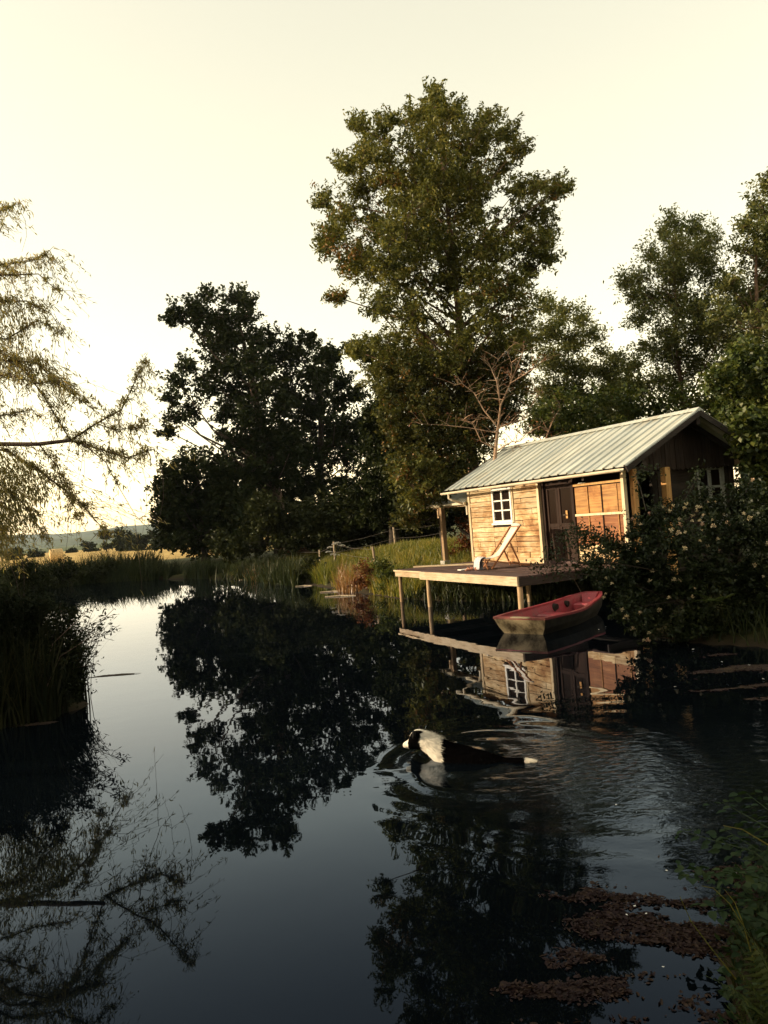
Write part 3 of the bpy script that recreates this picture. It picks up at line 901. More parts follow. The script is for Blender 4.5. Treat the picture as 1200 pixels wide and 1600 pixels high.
def hull_ring(t, inner):
    """half widths and heights of a section at t in 0..1 (stern to bow)"""
    hw = 0.53 + 0.10 * math.sin(min(t * 1.5, 1) * math.pi) * 0.8 - 0.24 * max(0, t - 0.45) ** 1.4 / 0.43
    hz = 0.29 + 0.03 * math.cos(t * math.pi * 2) * 0.2 + 0.11 * max(0, t - 0.4) ** 1.5 / 0.46
    hw *= math.sqrt(1 - 0.62 * (max(0, t - 0.80) / 0.20) ** 2)
    zb = -0.10 + 0.20 * max(0, t - 0.6) ** 2 / 0.16
    if inner:
        return [(-hw + .05, hz), (-hw * 0.86 + .05, hz * 0.4 + 0.03), (-hw * 0.6, zb + 0.05), (0, zb + 0.045), (hw * 0.6, zb + 0.05), (hw * 0.86 - .05, hz * 0.4 + 0.03), (hw - .05, hz)]
    return [(-hw, hz - 0.0), (-hw * 0.88, hz * 0.4), (-hw * 0.66, zb + 0.02), (0, zb), (hw * 0.66, zb + 0.02), (hw * 0.88, hz * 0.4), (hw, hz - 0.0)]


def hull_mesh(inner, n=29):
    mb = MB(); vs_ = []
    for i in range(n):
        t = i / (n - 1)
        rake = 0.0
        for (y, zq) in hull_ring(t, inner):
            x = t * LB
            if inner: x = 0.06 + t * (LB - 0.14)
            hz_ = hull_ring(t, False)[0][1]
            if i == 0: x += 0.16 * (1 - (zq + 0.1) / (hz_ + 0.1))
            if i == n - 1: x -= 0.34 * (1 - (zq - hull_ring(1, False)[3][1]) / (hz_ - hull_ring(1, False)[3][1]))
            vs_.append((x, y, zq))
    fs = []
    for i in range(n - 1):
        for j in range(6):
            q = i * 7 + j
            fs.append((q, q + 1, q + 8, q + 7) if inner else (q, q + 7, q + 8, q + 1))
    e0 = tuple(range(7)); e1 = tuple((n - 1) * 7 + k for k in range(7))
    fs += [e0 if not inner else e0[::-1], e1[::-1] if not inner else e1]
    return mb.add(vs_, fs)


M['boat_side'] = boat_mat('shade_darkened_hull', (0.07, 0.06, 0.045), (0.11, 0.09, 0.06), (0.03, 0.025, 0.018), 0.35, 0.6)  # hull side darkened so that its shade sits in the colour
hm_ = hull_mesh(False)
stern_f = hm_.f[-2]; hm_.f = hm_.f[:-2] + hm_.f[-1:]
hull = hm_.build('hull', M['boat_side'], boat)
MB().add([(hm_.v[k][0] - 0.004, hm_.v[k][1], hm_.v[k][2]) for k in stern_f], [tuple(range(7))]).build('transom', M['boat_out'], boat)
MB().tube([(2.86, 0.0, 0.36), (3.1, 0.15, 0.22), (3.35, 0.5, 0.30), (3.5, 0.75, 0.62), (3.52, 0.8, 0.80)], 0.009, 5).build('mooring_rope', M['fence'], boat, True)
ins = hull_mesh(True).build('inner_liner', M['boat_red'], boat)
# rim round the gunwale
rim = []
for i in range(29):
    t = i / 28; r = hull_ring(t, False); rim.append((t * LB, r[0][0] + 0.012, r[0][1] + 0.004))
back = [(x, -y, z_) for x, y, z_ in rim[::-1]]
rm = MB()
loop = rim + back
vs_, fs = [], []
nl = len(loop)
cx_ = LB / 2
for (x, y, z_) in loop:
    sx = 0.05 if y < 0 else -0.05
    ex = 0.06 if x < 0.01 else (-0.07 if x > LB - 0.01 else 0)
    for (dy, dz, dx) in ((-0.25 * sx, -0.03, 0), (-0.25 * sx, 0.008, 0), (1.2 * sx, 0.010, ex), (1.2 * sx, -0.03, ex)):
        vs_.append((x + dx, y + dy, z_ + dz))
for i in range(nl):
    for k in range(4):
        a = i * 4 + k; b = i * 4 + (k + 1) % 4; i2 = ((i + 1) % nl) * 4
        fs.append((a, b, i2 + (k + 1) % 4, i2 + k))
rm.add(vs_, fs).build('rim', M['boat_red'], boat)
for (a, b, h_) in ((0.24, 0.50, 0.20), (1.25, 1.62, 0.17), (2.35, 2.62, 0.24)):
    MB().box((a, -0.40 if b < 2 else -0.2, -0.02), (b, 0.40 if b < 2 else 0.2, h_)).build('thwart', M['boat_red'], boat, False, 0.03)
MB().tube([(1.95, 0.335, 0.20), (1.95, 0.43, 0.215)], 0.085, 16).build('hatch_hole', M['dark'], boat)
MB().tube([(2.30, 0.27, 0.235), (2.30, 0.36, 0.25)], 0.06, 16).build('hatch_hole', M['dark'], boat)
MB().box((0.066, -0.22, 0.292), (-0.02, 0.16, 0.312)).build('stern_pad', M['boat_out'], boat)

# ------------------------------------------------------------------ vegetation helpers
def unit(v):
    return v / (np.linalg.norm(v, axis=-1, keepdims=True) + 1e-9)


def leaf_quads(c, length, width, droop=0.3, fold=0.12, dirs=None):
    """kite-shaped leaves at points c (N,3)"""
    n = len(c)
    d = unit(rng.normal(size=(n, 3)) * np.array([1, 1, 0.6]) + np.array([0, 0, -droop])) if dirs is None else unit(dirs)
    s = unit(np.cross(d, unit(rng.normal(size=(n, 3)) * 0.55 + np.array([0, 0, 1.0]))))
    nn = np.cross(s, d)
    L = (length * rng.uniform(0.65, 1.25, n))[:, None]; W = (width * rng.uniform(0.7, 1.2, n))[:, None]
    base = c - d * L * 0.5
    tip = c + d * L * 0.5 - nn * L * 0.10
    mid = c - d * L * 0.05
    a = mid + s * W * 0.5 + nn * W * fold; b = mid - s * W * 0.5 + nn * W * fold
    co = np.stack([base, a, tip, b], 1).reshape(-1, 3)
    return co, np.arange(4 * n).reshape(n, 4)


def oval_leaves(c, length, width, dirs):
    """six-point leaves, two quads each, for plants near the camera"""
    n = len(c); d = unit(dirs)
    s = unit(np.cross(d, unit(rng.normal(size=(n, 3)) * 0.45 + np.array([0, 0, 1.0])))); nn = np.cross(s, d)
    L = (length * rng.uniform(0.65, 1.25, n))[:, None]; W = (width * rng.uniform(0.7, 1.2, n))[:, None]
    pts = [c - d * L * .5, c - d * L * .22 + s * W * .5 + nn * W * .12, c + d * L * .18 + s * W * .42 + nn * W * .08, c + d * L * .5 - nn * L * .12,
           c + d * L * .18 - s * W * .42 + nn * W * .08, c - d * L * .22 - s * W * .5 + nn * W * .12]
    co = np.stack(pts, 1).reshape(-1, 3)
    b = np.arange(n)[:, None] * 6
    return co, np.concatenate([b + np.array([0, 1, 2, 3]), b + np.array([0, 3, 4, 5])], 0)


def cluster_points(lobes, per_lobe, leaves, spread, stray=0.12, squash=0.85):
    """twig ends through each lobe's volume, then leaves strung along each twig end"""
    cents, axes = [], []
    rmed = float(np.median([r for _, r in lobes]))
    mid = np.mean([c for c, _ in lobes], 0)
    for (c, r) in lobes:
        n = max(9, int(per_lobe * rng.uniform(0.75, 1.25) * min(4.0, (r / rmed) ** 2.2)))
        d = unit(rng.normal(size=(n, 3)))
        rad = r * rng.random(n) ** 0.40
        st = rng.random(n) < stray
        rad = np.where(st, r * rng.uniform(0.95, 1.25, n), rad)
        p = c + d * rad[:, None] * np.array([1, 1, squash])
        cents.append(p)
        axes.append(unit(d * 0.9 + unit(c - mid) * 0.5 + np.array([0, 0, 0.35]) + rng.normal(size=(n, 3)) * 0.35))
    cents = np.concatenate(cents); axes = np.concatenate(axes)
    k = rng.poisson(leaves, len(cents)).clip(2)
    idx = np.repeat(np.arange(len(cents)), k)
    sc = (spread * rng.uniform(0.6, 1.35, len(cents)))[idx][:, None]
    t = rng.uniform(-1.5, 1.7, len(idx))[:, None]
    off = unit(rng.normal(size=(len(idx), 3))) * (rng.random(len(idx)) ** 0.5)[:, None] * (1.05 - 0.28 * np.abs(t))
    pts = cents[idx] + axes[idx] * t * sc + off * sc * np.array([1, 1, 0.8])
    return cents, pts


def lobes_from(table, D, thick, fill=1, grow=1.12):
    """crown lobes: picture position and radius in px at distance D, spread in depth by +-thick"""
    out = []
    for (x, y, r) in table:
        dd = D + random.uniform(-thick, thick)
        c = at(x, y, dd)
        out.append((c, r * dd / FPX * grow))
        for _ in range(fill):
            d3 = D + random.uniform(-thick, thick) * 1.3
            c2 = at(x + random.uniform(-.75, .75) * r, y + random.uniform(-.75, .75) * r, d3)
            out.append((c2, r * d3 / FPX * grow * random.uniform(0.6, 0.95)))
    return out


def tree(name, label, base, lobes, leafmat, barkmat, trunk_r, leaf, per_lobe, leaves, spread, top_frac=0.85, group=None, lean=None, twigs=True, droop=0.35, stray=0.12, cat='tree', bend=0.3, limb_step=2):
    root = empty(name, base)
    tag(root, label, cat, group)
    b = np.array(base, float)
    cs = np.array([c for c, r in lobes])
    topc = cs[np.argmax(cs[:, 2])]
    # trunk follows the crown's middle
    zs = np.linspace(b[2] - 0.25, b[2] + (topc[2] - b[2]) * top_frac, 9)
    pts = []
    for zq in zs:
        f = (zq - b[2]) / max(1e-3, topc[2] - b[2])
        near = cs[np.abs(cs[:, 2] - zq) < (topc[2] - b[2]) * 0.22]
        mid = near.mean(0) if len(near) else (b * (1 - f) + topc * f)
        g = min(1, max(0, f)) ** 1.3 * 0.75
        pts.append(np.array([b[0] * (1 - g) + mid[0] * g, b[1] * (1 - g) + mid[1] * g, zq]))
    pts[0] = np.array([b[0], b[1], zs[0]])
    rad = [trunk_r * (1.35 if i == 0 else 1.0) * (1 - 0.82 * i / 8) for i in range(9)]
    tm = MB()
    tm.tube([p - b for p in pts], rad, 10)
    cents, lp_ = cluster_points(lobes, per_lobe, leaves, spread, stray)
    for li, (c, r) in enumerate(lobes):
        if li % limb_step: continue
        # limb from the trunk, starting below the lobe
        zt = c[2] - random.uniform(0.45, 0.9) * np.linalg.norm((c - b)[:2]) - random.uniform(0.1, 0.6) * r
        zt = float(np.clip(zt, zs[0] + (0.22 + 0.12 * random.random()) * (zs[-1] - zs[0]), zs[-1] - 0.02))
        i = int(np.clip(np.searchsorted(zs, zt), 1, 8)); fz = (zt - zs[i - 1]) / (zs[i] - zs[i - 1])
        p0 = pts[i - 1] * (1 - fz) + pts[i] * fz
        mid = p0 * 0.5 + c * 0.5 + np.array([0, 0, -bend * 0.25 * r]) + rng.normal(size=3) * (0.12 * r + 0.06 * np.linalg.norm(c - p0))
        r0 = min(rad[i] * 0.45, 0.022 + 0.009 * np.linalg.norm(c - p0))
        tm.tube([p0 - b, mid - b, c - b], [r0, r0 * 0.6, r0 * 0.25], 5, False)
    if twigs:
        li = 0
        for (c, r) in lobes:
            dd = np.linalg.norm(cents - c, axis=1)
            for p in cents[dd < r * 1.3][:per_lobe // 2 + 1]:
                tm.tube([c - b, (c + p) / 2 - b + rng.normal(size=3) * 0.06 * r, p - b], [trunk_r * 0.055, trunk_r * 0.035, trunk_r * 0.012], 3, False)
    tm.build('trunk', barkmat, root, True)
    q, f = leaf_quads(lp_, leaf[0], leaf[1], droop)
    mesh_obj('crown', np_mesh('crown', q - b, f), leafmat, root)
    return root


def gz(x, y):
    return float(ground_z(np.array([x]), np.array([y]))[0])


def ground_at(px, D):
    p = at(px, 800, D); return (p[0], D, gz(p[0], D))


M['oak_bark'] = plain_mat('oak_bark', (0.075, 0.05, 0.035), 0.9, 0, 0.5, 5, 0.8)
M['leaf_ash'] = leaf_mat('ash_leaves', [(0.1, (0.040, 0.052, 0.016)), (0.45, (0.105, 0.115, 0.028)), (0.75, (0.195, 0.19, 0.05)), (1.0, (0.30, 0.24, 0.075))], 0.3, 0.02, (0.55, 0.72, (0.22, 0.11, 0.03)))
M['leaf_haw'] = leaf_mat('hawthorn_leaves', [(0.1, (0.022, 0.034, 0.010)), (0.5, (0.06, 0.066, 0.018)), (1.0, (0.14, 0.12, 0.03))], 0.25, 0.02, (0.8, 0.66, (0.26, 0.14, 0.05)))
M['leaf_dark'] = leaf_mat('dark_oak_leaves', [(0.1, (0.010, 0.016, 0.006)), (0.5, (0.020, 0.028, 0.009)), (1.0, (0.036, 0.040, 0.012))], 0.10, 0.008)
M['leaf_mid'] = leaf_mat('alder_leaves', [(0.1, (0.045, 0.062, 0.024)), (0.5, (0.125, 0.145, 0.05)), (1.0, (0.29, 0.27, 0.10))], 0.4, 0.02)
M['leaf_lime'] = leaf_mat('broad_green_leaves', [(0.1, (0.022, 0.04, 0.010)), (0.5, (0.065, 0.088, 0.019)), (1.0, (0.17, 0.17, 0.038))], 0.3, 0.025)
M['leaf_willow'] = leaf_mat('willow_leaves', [(0.1, (0.15, 0.16, 0.065)), (0.5, (0.30, 0.27, 0.11)), (1.0, (0.44, 0.32, 0.14))], 0.5, 0.02)
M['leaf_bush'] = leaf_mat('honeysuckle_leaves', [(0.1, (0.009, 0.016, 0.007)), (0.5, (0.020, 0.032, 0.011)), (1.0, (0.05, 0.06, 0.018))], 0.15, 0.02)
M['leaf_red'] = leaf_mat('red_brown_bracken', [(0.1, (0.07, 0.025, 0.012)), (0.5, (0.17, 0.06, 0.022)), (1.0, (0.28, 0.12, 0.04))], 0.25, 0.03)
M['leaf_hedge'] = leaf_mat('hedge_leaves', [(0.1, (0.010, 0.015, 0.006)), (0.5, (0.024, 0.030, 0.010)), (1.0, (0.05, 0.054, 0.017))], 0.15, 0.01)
M['blade'] = leaf_mat('grass_blades', [(0.1, (0.07, 0.095, 0.018)), (0.45, (0.16, 0.18, 0.036)), (0.75, (0.30, 0.25, 0.065)), (1.0, (0.44, 0.32, 0.11))], 0.45, 0.02)
M['blade_dark'] = leaf_mat('reed_blades', [(0.1, (0.012, 0.020, 0.007)), (0.5, (0.026, 0.038, 0.012)), (1.0, (0.07, 0.068, 0.022))], 0.2, 0.015)
M['blade_straw'] = leaf_mat('dry_reed_blades', [(0.1, (0.12, 0.06, 0.02)), (0.5, (0.26, 0.13, 0.04)), (1.0, (0.38, 0.22, 0.08))], 0.3, 0.05)

# ------------------------------------------------------------------ tall ash tree behind the cabin
ASH = [(677, 150, 13), (672, 172, 22), (705, 172, 20), (652, 192, 24), (690, 205, 32), (765, 180, 18), (790, 208, 20), (803, 238, 17), (748, 225, 34), (715, 250, 36), (652, 242, 34),
       (560, 196, 13), (604, 190, 16), (592, 224, 22), (556, 246, 20), (533, 258, 15), (606, 262, 32), (566, 288, 24), (650, 292, 38), (700, 292, 40), (748, 282, 30), (786, 262, 18),
       (507, 312, 13), (532, 340, 22), (580, 335, 32), (630, 342, 40), (690, 345, 42), (742, 336, 30), (509, 385, 9), (524, 372, 15), (550, 392, 28), (600, 392, 38), (655, 396, 42), (715, 396, 40),
       (806, 298, 18), (838, 292, 20), (868, 300, 13), (880, 288, 8), (840, 328, 24), (800, 345, 26), (858, 366, 18), (828, 388, 28), (775, 382, 34), (852, 402, 14),
       (572, 430, 24), (620, 446, 36), (680, 450, 40), (740, 446, 40), (795, 432, 32), (826, 424, 16), (525, 464, 9), (588, 482, 22), (640, 500, 30), (760, 496, 38), (812, 482, 26),
       (576, 540, 15), (556, 548, 9), (625, 548, 32), (735, 560, 38), (790, 542, 36), (826, 520, 20), (625, 600, 32), (672, 606, 36), (735, 612, 38), (795, 600, 32),
       (620, 655, 24), (668, 668, 36), (728, 680, 34), (660, 728, 36), (705, 735, 30), (652, 775, 26), (755, 690, 26), (706, 520, 24), (664, 540, 26), (694, 566, 26), (712, 545, 22)]
g = ground_at(748, 25.5)
tree('ash_tree', 'tallest tree with olive sunlit crown rising behind the cabin', g, lobes_from(ASH, 25.0, 2.0, 2, 1.05), M['leaf_ash'], M['bark'], 0.22, (0.15, 0.06), 15, 30, 0.17, stray=0.2, limb_step=3)

HAW = [(606, 572, 14), (628, 560, 22), (608, 610, 20), (640, 600, 26), (668, 580, 24), (612, 645, 18), (648, 640, 28), (690, 625, 26), (725, 600, 24), (625, 680, 22), (665, 685, 28), (705, 670, 28), (745, 650, 26), (640, 725, 24), (682, 730, 26), (720, 715, 24), (650, 765, 22), (690, 775, 22),
       (770, 620, 22), (760, 575, 24), (800, 575, 20), (790, 650, 20), (668, 800, 18), (640, 805, 16)]
tree('hawthorn_tree', 'bushy half height tree with turning leaves in front of the ash trunk', ground_at(690, 24.0), lobes_from(HAW, 24.0, 0.9, 2, 1.12), M['leaf_haw'], M['bark_dark'], 0.1, (0.115, 0.07), 22, 24, 0.16, stray=0.2)

# dark trees across the pond
OAK = [(330, 466, 13), (365, 462, 16), (386, 470, 14), (300, 472, 14), (280, 486, 11), (267, 498, 8), (310, 497, 19), (350, 497, 22), (386, 496, 15), (330, 532, 22), (366, 530, 24), (405, 532, 18), (425, 526, 12),
       (292, 570, 15), (340, 572, 26), (385, 570, 27), (415, 562, 18), (283, 604, 16), (320, 606, 20), (366, 612, 28), (405, 606, 25), (268, 628, 11), (272, 652, 14), (263, 674, 10), (296, 640, 13),
       (350, 645, 20), (395, 650, 26), (350, 684, 11), (376, 700, 20), (412, 692, 26), (400, 740, 26), (435, 640, 24), (440, 740, 24), (430, 692, 26), (418, 765, 26), (455, 700, 24), (385, 740, 24), (360, 730, 20)]
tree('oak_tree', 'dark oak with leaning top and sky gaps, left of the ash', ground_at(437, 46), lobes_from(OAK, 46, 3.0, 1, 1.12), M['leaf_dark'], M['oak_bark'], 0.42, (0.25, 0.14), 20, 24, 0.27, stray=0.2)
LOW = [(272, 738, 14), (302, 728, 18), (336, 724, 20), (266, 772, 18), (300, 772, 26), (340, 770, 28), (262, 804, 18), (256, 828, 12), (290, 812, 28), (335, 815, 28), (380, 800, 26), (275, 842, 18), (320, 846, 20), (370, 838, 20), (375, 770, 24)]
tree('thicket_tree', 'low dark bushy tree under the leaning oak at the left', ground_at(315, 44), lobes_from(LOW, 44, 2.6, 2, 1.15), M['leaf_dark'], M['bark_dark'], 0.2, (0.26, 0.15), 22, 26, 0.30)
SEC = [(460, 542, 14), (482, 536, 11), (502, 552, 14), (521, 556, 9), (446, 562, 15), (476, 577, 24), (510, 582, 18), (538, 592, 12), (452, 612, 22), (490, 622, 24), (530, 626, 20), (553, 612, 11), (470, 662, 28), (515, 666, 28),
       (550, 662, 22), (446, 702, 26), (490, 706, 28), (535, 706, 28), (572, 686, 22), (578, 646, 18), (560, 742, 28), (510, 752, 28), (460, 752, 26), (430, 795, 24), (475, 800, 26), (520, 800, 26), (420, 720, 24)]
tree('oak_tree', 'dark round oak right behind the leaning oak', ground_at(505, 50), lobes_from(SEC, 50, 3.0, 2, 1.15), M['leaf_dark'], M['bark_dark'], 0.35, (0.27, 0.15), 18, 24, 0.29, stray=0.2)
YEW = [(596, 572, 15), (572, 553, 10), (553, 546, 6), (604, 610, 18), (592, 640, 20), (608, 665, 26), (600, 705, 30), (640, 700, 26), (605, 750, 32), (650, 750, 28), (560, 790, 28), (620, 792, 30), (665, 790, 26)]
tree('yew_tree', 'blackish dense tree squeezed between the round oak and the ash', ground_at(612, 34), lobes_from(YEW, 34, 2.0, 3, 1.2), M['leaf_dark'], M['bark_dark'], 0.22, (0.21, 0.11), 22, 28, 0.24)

# sparse alder right of the ash, trees right of the cabin
ALD = [(850, 472, 13), (880, 490, 11), (905, 500, 12), (860, 512, 18), (895, 536, 18), (925, 522, 12), (940, 546, 9), (853, 560, 20), (898, 574, 19), (934, 582, 13), (860, 612, 21), (905, 620, 20), (868, 652, 22), (920, 652, 17), (950, 612, 12), (846, 660, 20), (952, 582, 15), (966, 604, 16), (940, 642, 18), (974, 640, 18), (962, 560, 10)]
tree('alder_tree', 'thin alder with dark stem and airy leaves above the roof', ground_at(880, 29), lobes_from(ALD, 28.5, 1.4, 2, 1.2), M['leaf_mid'], M['bark_dark'], 0.11, (0.12, 0.065), 24, 17, 0.22)
BIR = [(1055, 346, 11), (1085, 356, 13), (1038, 366, 9), (1110, 376, 14), (1060, 386, 19), (1095, 400, 19), (1020, 398, 9), (1030, 420, 16), (1000, 430, 10), (978, 440, 6), (1065, 430, 22), (1112, 432, 20), (990, 462, 11), (1020, 466, 19),
       (1060, 476, 23), (1100, 478, 23), (1000, 500, 11), (1040, 516, 22), (1085, 520, 25), (1010, 546, 16), (1050, 560, 21), (990, 572, 14), (1000, 610, 22), (1042, 600, 20), (962, 622, 12), (985, 648, 16), (1085, 570, 24), (1120, 520, 20)]
tree('birch_tree', 'feathery tree with pale stem standing behind the gable', ground_at(1092, 25), lobes_from(BIR, 25, 1.6, 2, 1.12), M['leaf_mid'], M['bark'], 0.13, (0.135, 0.052), 15, 21, 0.22, stray=0.25)
FAR = [(1197, 288, 9), (1190, 322, 14), (1170, 352, 17), (1202, 362, 25), (1164, 392, 15), (1202, 412, 30), (1142, 442, 17), (1182, 462, 30), (1132, 492, 24), (1182, 512, 34), (1232, 482, 34), (1142, 542, 28), (1192, 562, 34), (1245, 560, 42), (1242, 402, 34), (1232, 342, 26), (1215, 620, 40), (1150, 600, 30)]
tree('birch_tree', 'tree cut by the right edge of the picture, taller than the one behind the gable', ground_at(1205, 23), lobes_from(FAR, 23, 1.6, 2, 1.15), M['leaf_mid'], M['bark'], 0.16, (0.135, 0.06), 26, 26, 0.2, stray=0.18)
LIM2 = [(1168, 690, 20), (1190, 668, 24), (1200, 705, 26), (1178, 722, 18), (1214, 735, 26), (1190, 750, 18), (1165, 660, 16), (1175, 705, 18), (1215, 680, 26)]
LIM = [(1150, 562, 18), (1186, 572, 24), (1122, 592, 18), (1160, 612, 25), (1202, 612, 30), (1142, 652, 25), (1186, 662, 30), (1165, 702, 20), (1202, 712, 30), (1188, 742, 22), (1212, 762, 28), (1170, 682, 22), (1235, 660, 34), (1240, 730, 34)]
tree('hazel_shrub', 'tall shrub of broad bright green leaves against the cabin right gable', (10.0, 19.2, gz(10.0, 19.2)), lobes_from(LIM, 18.6, 0.7, 2) + lobes_from(LIM2, 16.4, 0.35, 1), M['leaf_lime'], M['bark_dark'], 0.09, (0.13, 0.105), 34, 15, 0.15, cat='shrub')
HED = [(850, 640, 18), (880, 625, 16), (905, 640, 18), (940, 620, 14), (985, 625, 16), (860, 670, 18), (890, 685, 18), (930, 680, 18), (900, 668, 13), (938, 658, 15), (968, 662, 14), (1000, 648, 15), (1030, 636, 16), (1062, 622, 18), (1092, 622, 20), (1122, 640, 20), (870, 690, 14), (1010, 675, 16), (960, 690, 16), (1060, 660, 20), (920, 700, 16), (1100, 670, 20)]
tree('hazel_shrub', 'yellow green shrub showing along the ridge behind the cabin', (7.6, 23.6, gz(7.6, 23.6)), lobes_from(HED, 23.0, 0.9, 1), M['leaf_lime'], M['bark_dark'], 0.07, (0.12, 0.09), 20, 13, 0.18, cat='shrub')
UND = [(400, 848, 16), (375, 850, 14), (345, 856, 14), (420, 800, 22), (430, 822, 20), (470, 816, 24), (510, 812, 26), (550, 816, 26), (590, 816, 26), (630, 816, 28), (665, 812, 26), (694, 792, 26), (702, 755, 24), (450, 845, 16), (500, 845, 18), (550, 845, 18), (610, 842, 18), (660, 838, 16), (730, 740, 24), (720, 790, 24)]
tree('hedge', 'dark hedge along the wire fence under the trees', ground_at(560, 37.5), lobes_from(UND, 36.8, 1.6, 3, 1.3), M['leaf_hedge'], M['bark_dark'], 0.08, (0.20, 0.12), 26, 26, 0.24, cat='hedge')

# unseen trees past the edges, most added to shade far bank and near water
def unseen_tree(x, y, h_, w_, lab, n=34, z0=1.2, nm='oak_tree'):
    lob = []
    for k in range(n):
        a = random.uniform(0, 6.28); f = random.random()
        rr = w_ * (0.3 + 0.7 * math.sin(math.pi * min(1, f * 0.85 + 0.1))) * math.sqrt(random.random())
        lob.append((np.array([x + rr * math.cos(a), y + rr * math.sin(a), z0 + f * (h_ - z0 - 0.5)]), w_ * 0.36))
    tree(nm, lab, (x, y, gz(x, y)), lob, M['leaf_dark'], M['bark_dark'], 0.025 * h_, (0.42, 0.26), 20, 18, 0.42, twigs=False)


for a_ in ((-33.0, 50.5, 18, 6.0, 'large oak added for shade on the far bank beyond the left edge of the picture'),
           (-36.0, 58.0, 16, 6.0, 'oak added for shade behind the large far bank oak beyond the left edge'),
           (-28.0, 41.0, 10, 3.4, 'hawthorn added for shade on the left bank beyond the edge of the picture'),
           (-31.0, 44.5, 13, 4.0, 'smaller oak added for shade on the far bank beyond the left edge'),
           (-14.0, 10.9, 6.2, 2.6, 'low alder added for shade on the left bank between the willow and the camera'),
           (-11.5, 3.0, 10, 3.6, 'alder added for shade on the near bank left of the camera'),
           (-5.0, -6.0, 12, 4.5, 'oak added behind the camera on the left to cut sky light'),
           (4.0, -7.0, 13, 5.0, 'oak added behind the camera on the right to cut sky light'),
           (17.5, 24.0, 12, 4.2, 'oak behind the right hand shrubs beyond the edge of the picture'),
           (16.5, 14.5, 10, 3.6, 'oak on the right bank beyond the honeysuckle and the edge of the picture'),
           (24.0, 34.0, 14, 5.0, 'oak far behind the cabin beyond the right edge of the picture'),
           (9.5, 0.5, 11, 4.0, 'oak added on the right bank beside the camera to cut sky light')):
    unseen_tree(*a_)

# ------------------------------------------------------------------ bare tree behind the cabin
bare = empty('bare_tree', (3.75, 22.4, gz(3.75, 22.4)))
tag(bare, 'leafless reddish tree with forked branches behind the cabin roof', 'tree')
bb = np.array(bare.location)
tm = MB(); tw = MB(); redl = []


def limb(mb, pts, r0, r1, D=22.4, dj=0.5, n=5):
    ps = []
    for i, (x, y) in enumerate(pts):
        ps.append(at(x, y, D + (dj * math.sin(i * 1.7 + x) if i else 0)))
    rad = np.linspace(r0, r1, len(ps))
    mb.tube([p - bb for p in ps], list(rad * 0.62), n, False)
    return ps


root_pts = [bb + np.array([0.0, 0, -0.1]), at(772, 740, 22.4)]
tm.tube([p - bb for p in root_pts + [at(774, 706, 22.4), at(778, 668, 22.4)]], [0.08, 0.06, 0.05, 0.04], 8)
branches = [([(778, 668), (782, 634), (797, 599), (816, 553), (820, 540)], .05, .012), ([(797, 599), (820, 585), (843, 568), (852, 560)], .03, .008),
            ([(778, 668), (756, 641), (741, 614), (721, 599), (708, 603)], .04, .008), ([(782, 634), (776, 596), (764, 568), (750, 556)], .035, .008),
            ([(782, 640), (779, 600), (770, 575), (786, 552)], .025, .007), ([(776, 676), (730, 668), (690, 664), (655, 662)], .03, .006),
            ([(778, 668), (800, 660), (820, 655), (836, 622), (850, 612)], .035, .007), ([(774, 700), (752, 690), (738, 660), (720, 655)], .03, .006),
            ([(797, 599), (800, 570), (792, 548)], .02, .006), ([(774, 706), (800, 690), (812, 690), (822, 676)], .03, .008),
            ([(850, 692), (858, 672), (868, 648), (876, 632)], .03, .012), ([(846, 694), (842, 672), (846, 654)], .02, .008), ([(774, 720), (820, 700), (850, 692)], .03, .02)]
for pts, a, b_ in branches:
    ps = limb(tm, pts, a, b_)
    for p0, p1 in zip(ps[:-1], ps[1:]):
        for k in range(5):
            f = random.random(); p = p0 * (1 - f) + p1 * f
            d = unit(np.array([rng.normal(), rng.normal() * 0.6, abs(rng.normal()) * 0.9 + 0.1])) * random.uniform(0.2, 0.65)
            q = p + d * 0.55 + np.array([0, 0, 0.02]); q2 = p + d
            tw.tube([p - bb, q - bb, q2 - bb], [0.010, 0.007, 0.003], 3, False)
            if random.random() < 0.4: redl.append(q2 - bb); redl.append(q - bb)
tm.build('trunk', M['bark_bare'], bare, True)
tag(tw.build('twigs', M['bark_bare'], bare), kind='stuff')
rl = np.array(redl)
rl = np.concatenate([rl + rng.normal(size=rl.shape) * 0.06 for _ in range(2)])
q, f = leaf_quads(rl, 0.09, 0.05)
mesh_obj('last_leaves', np_mesh('last_leaves', q, f), M['leaf_red'], bare)

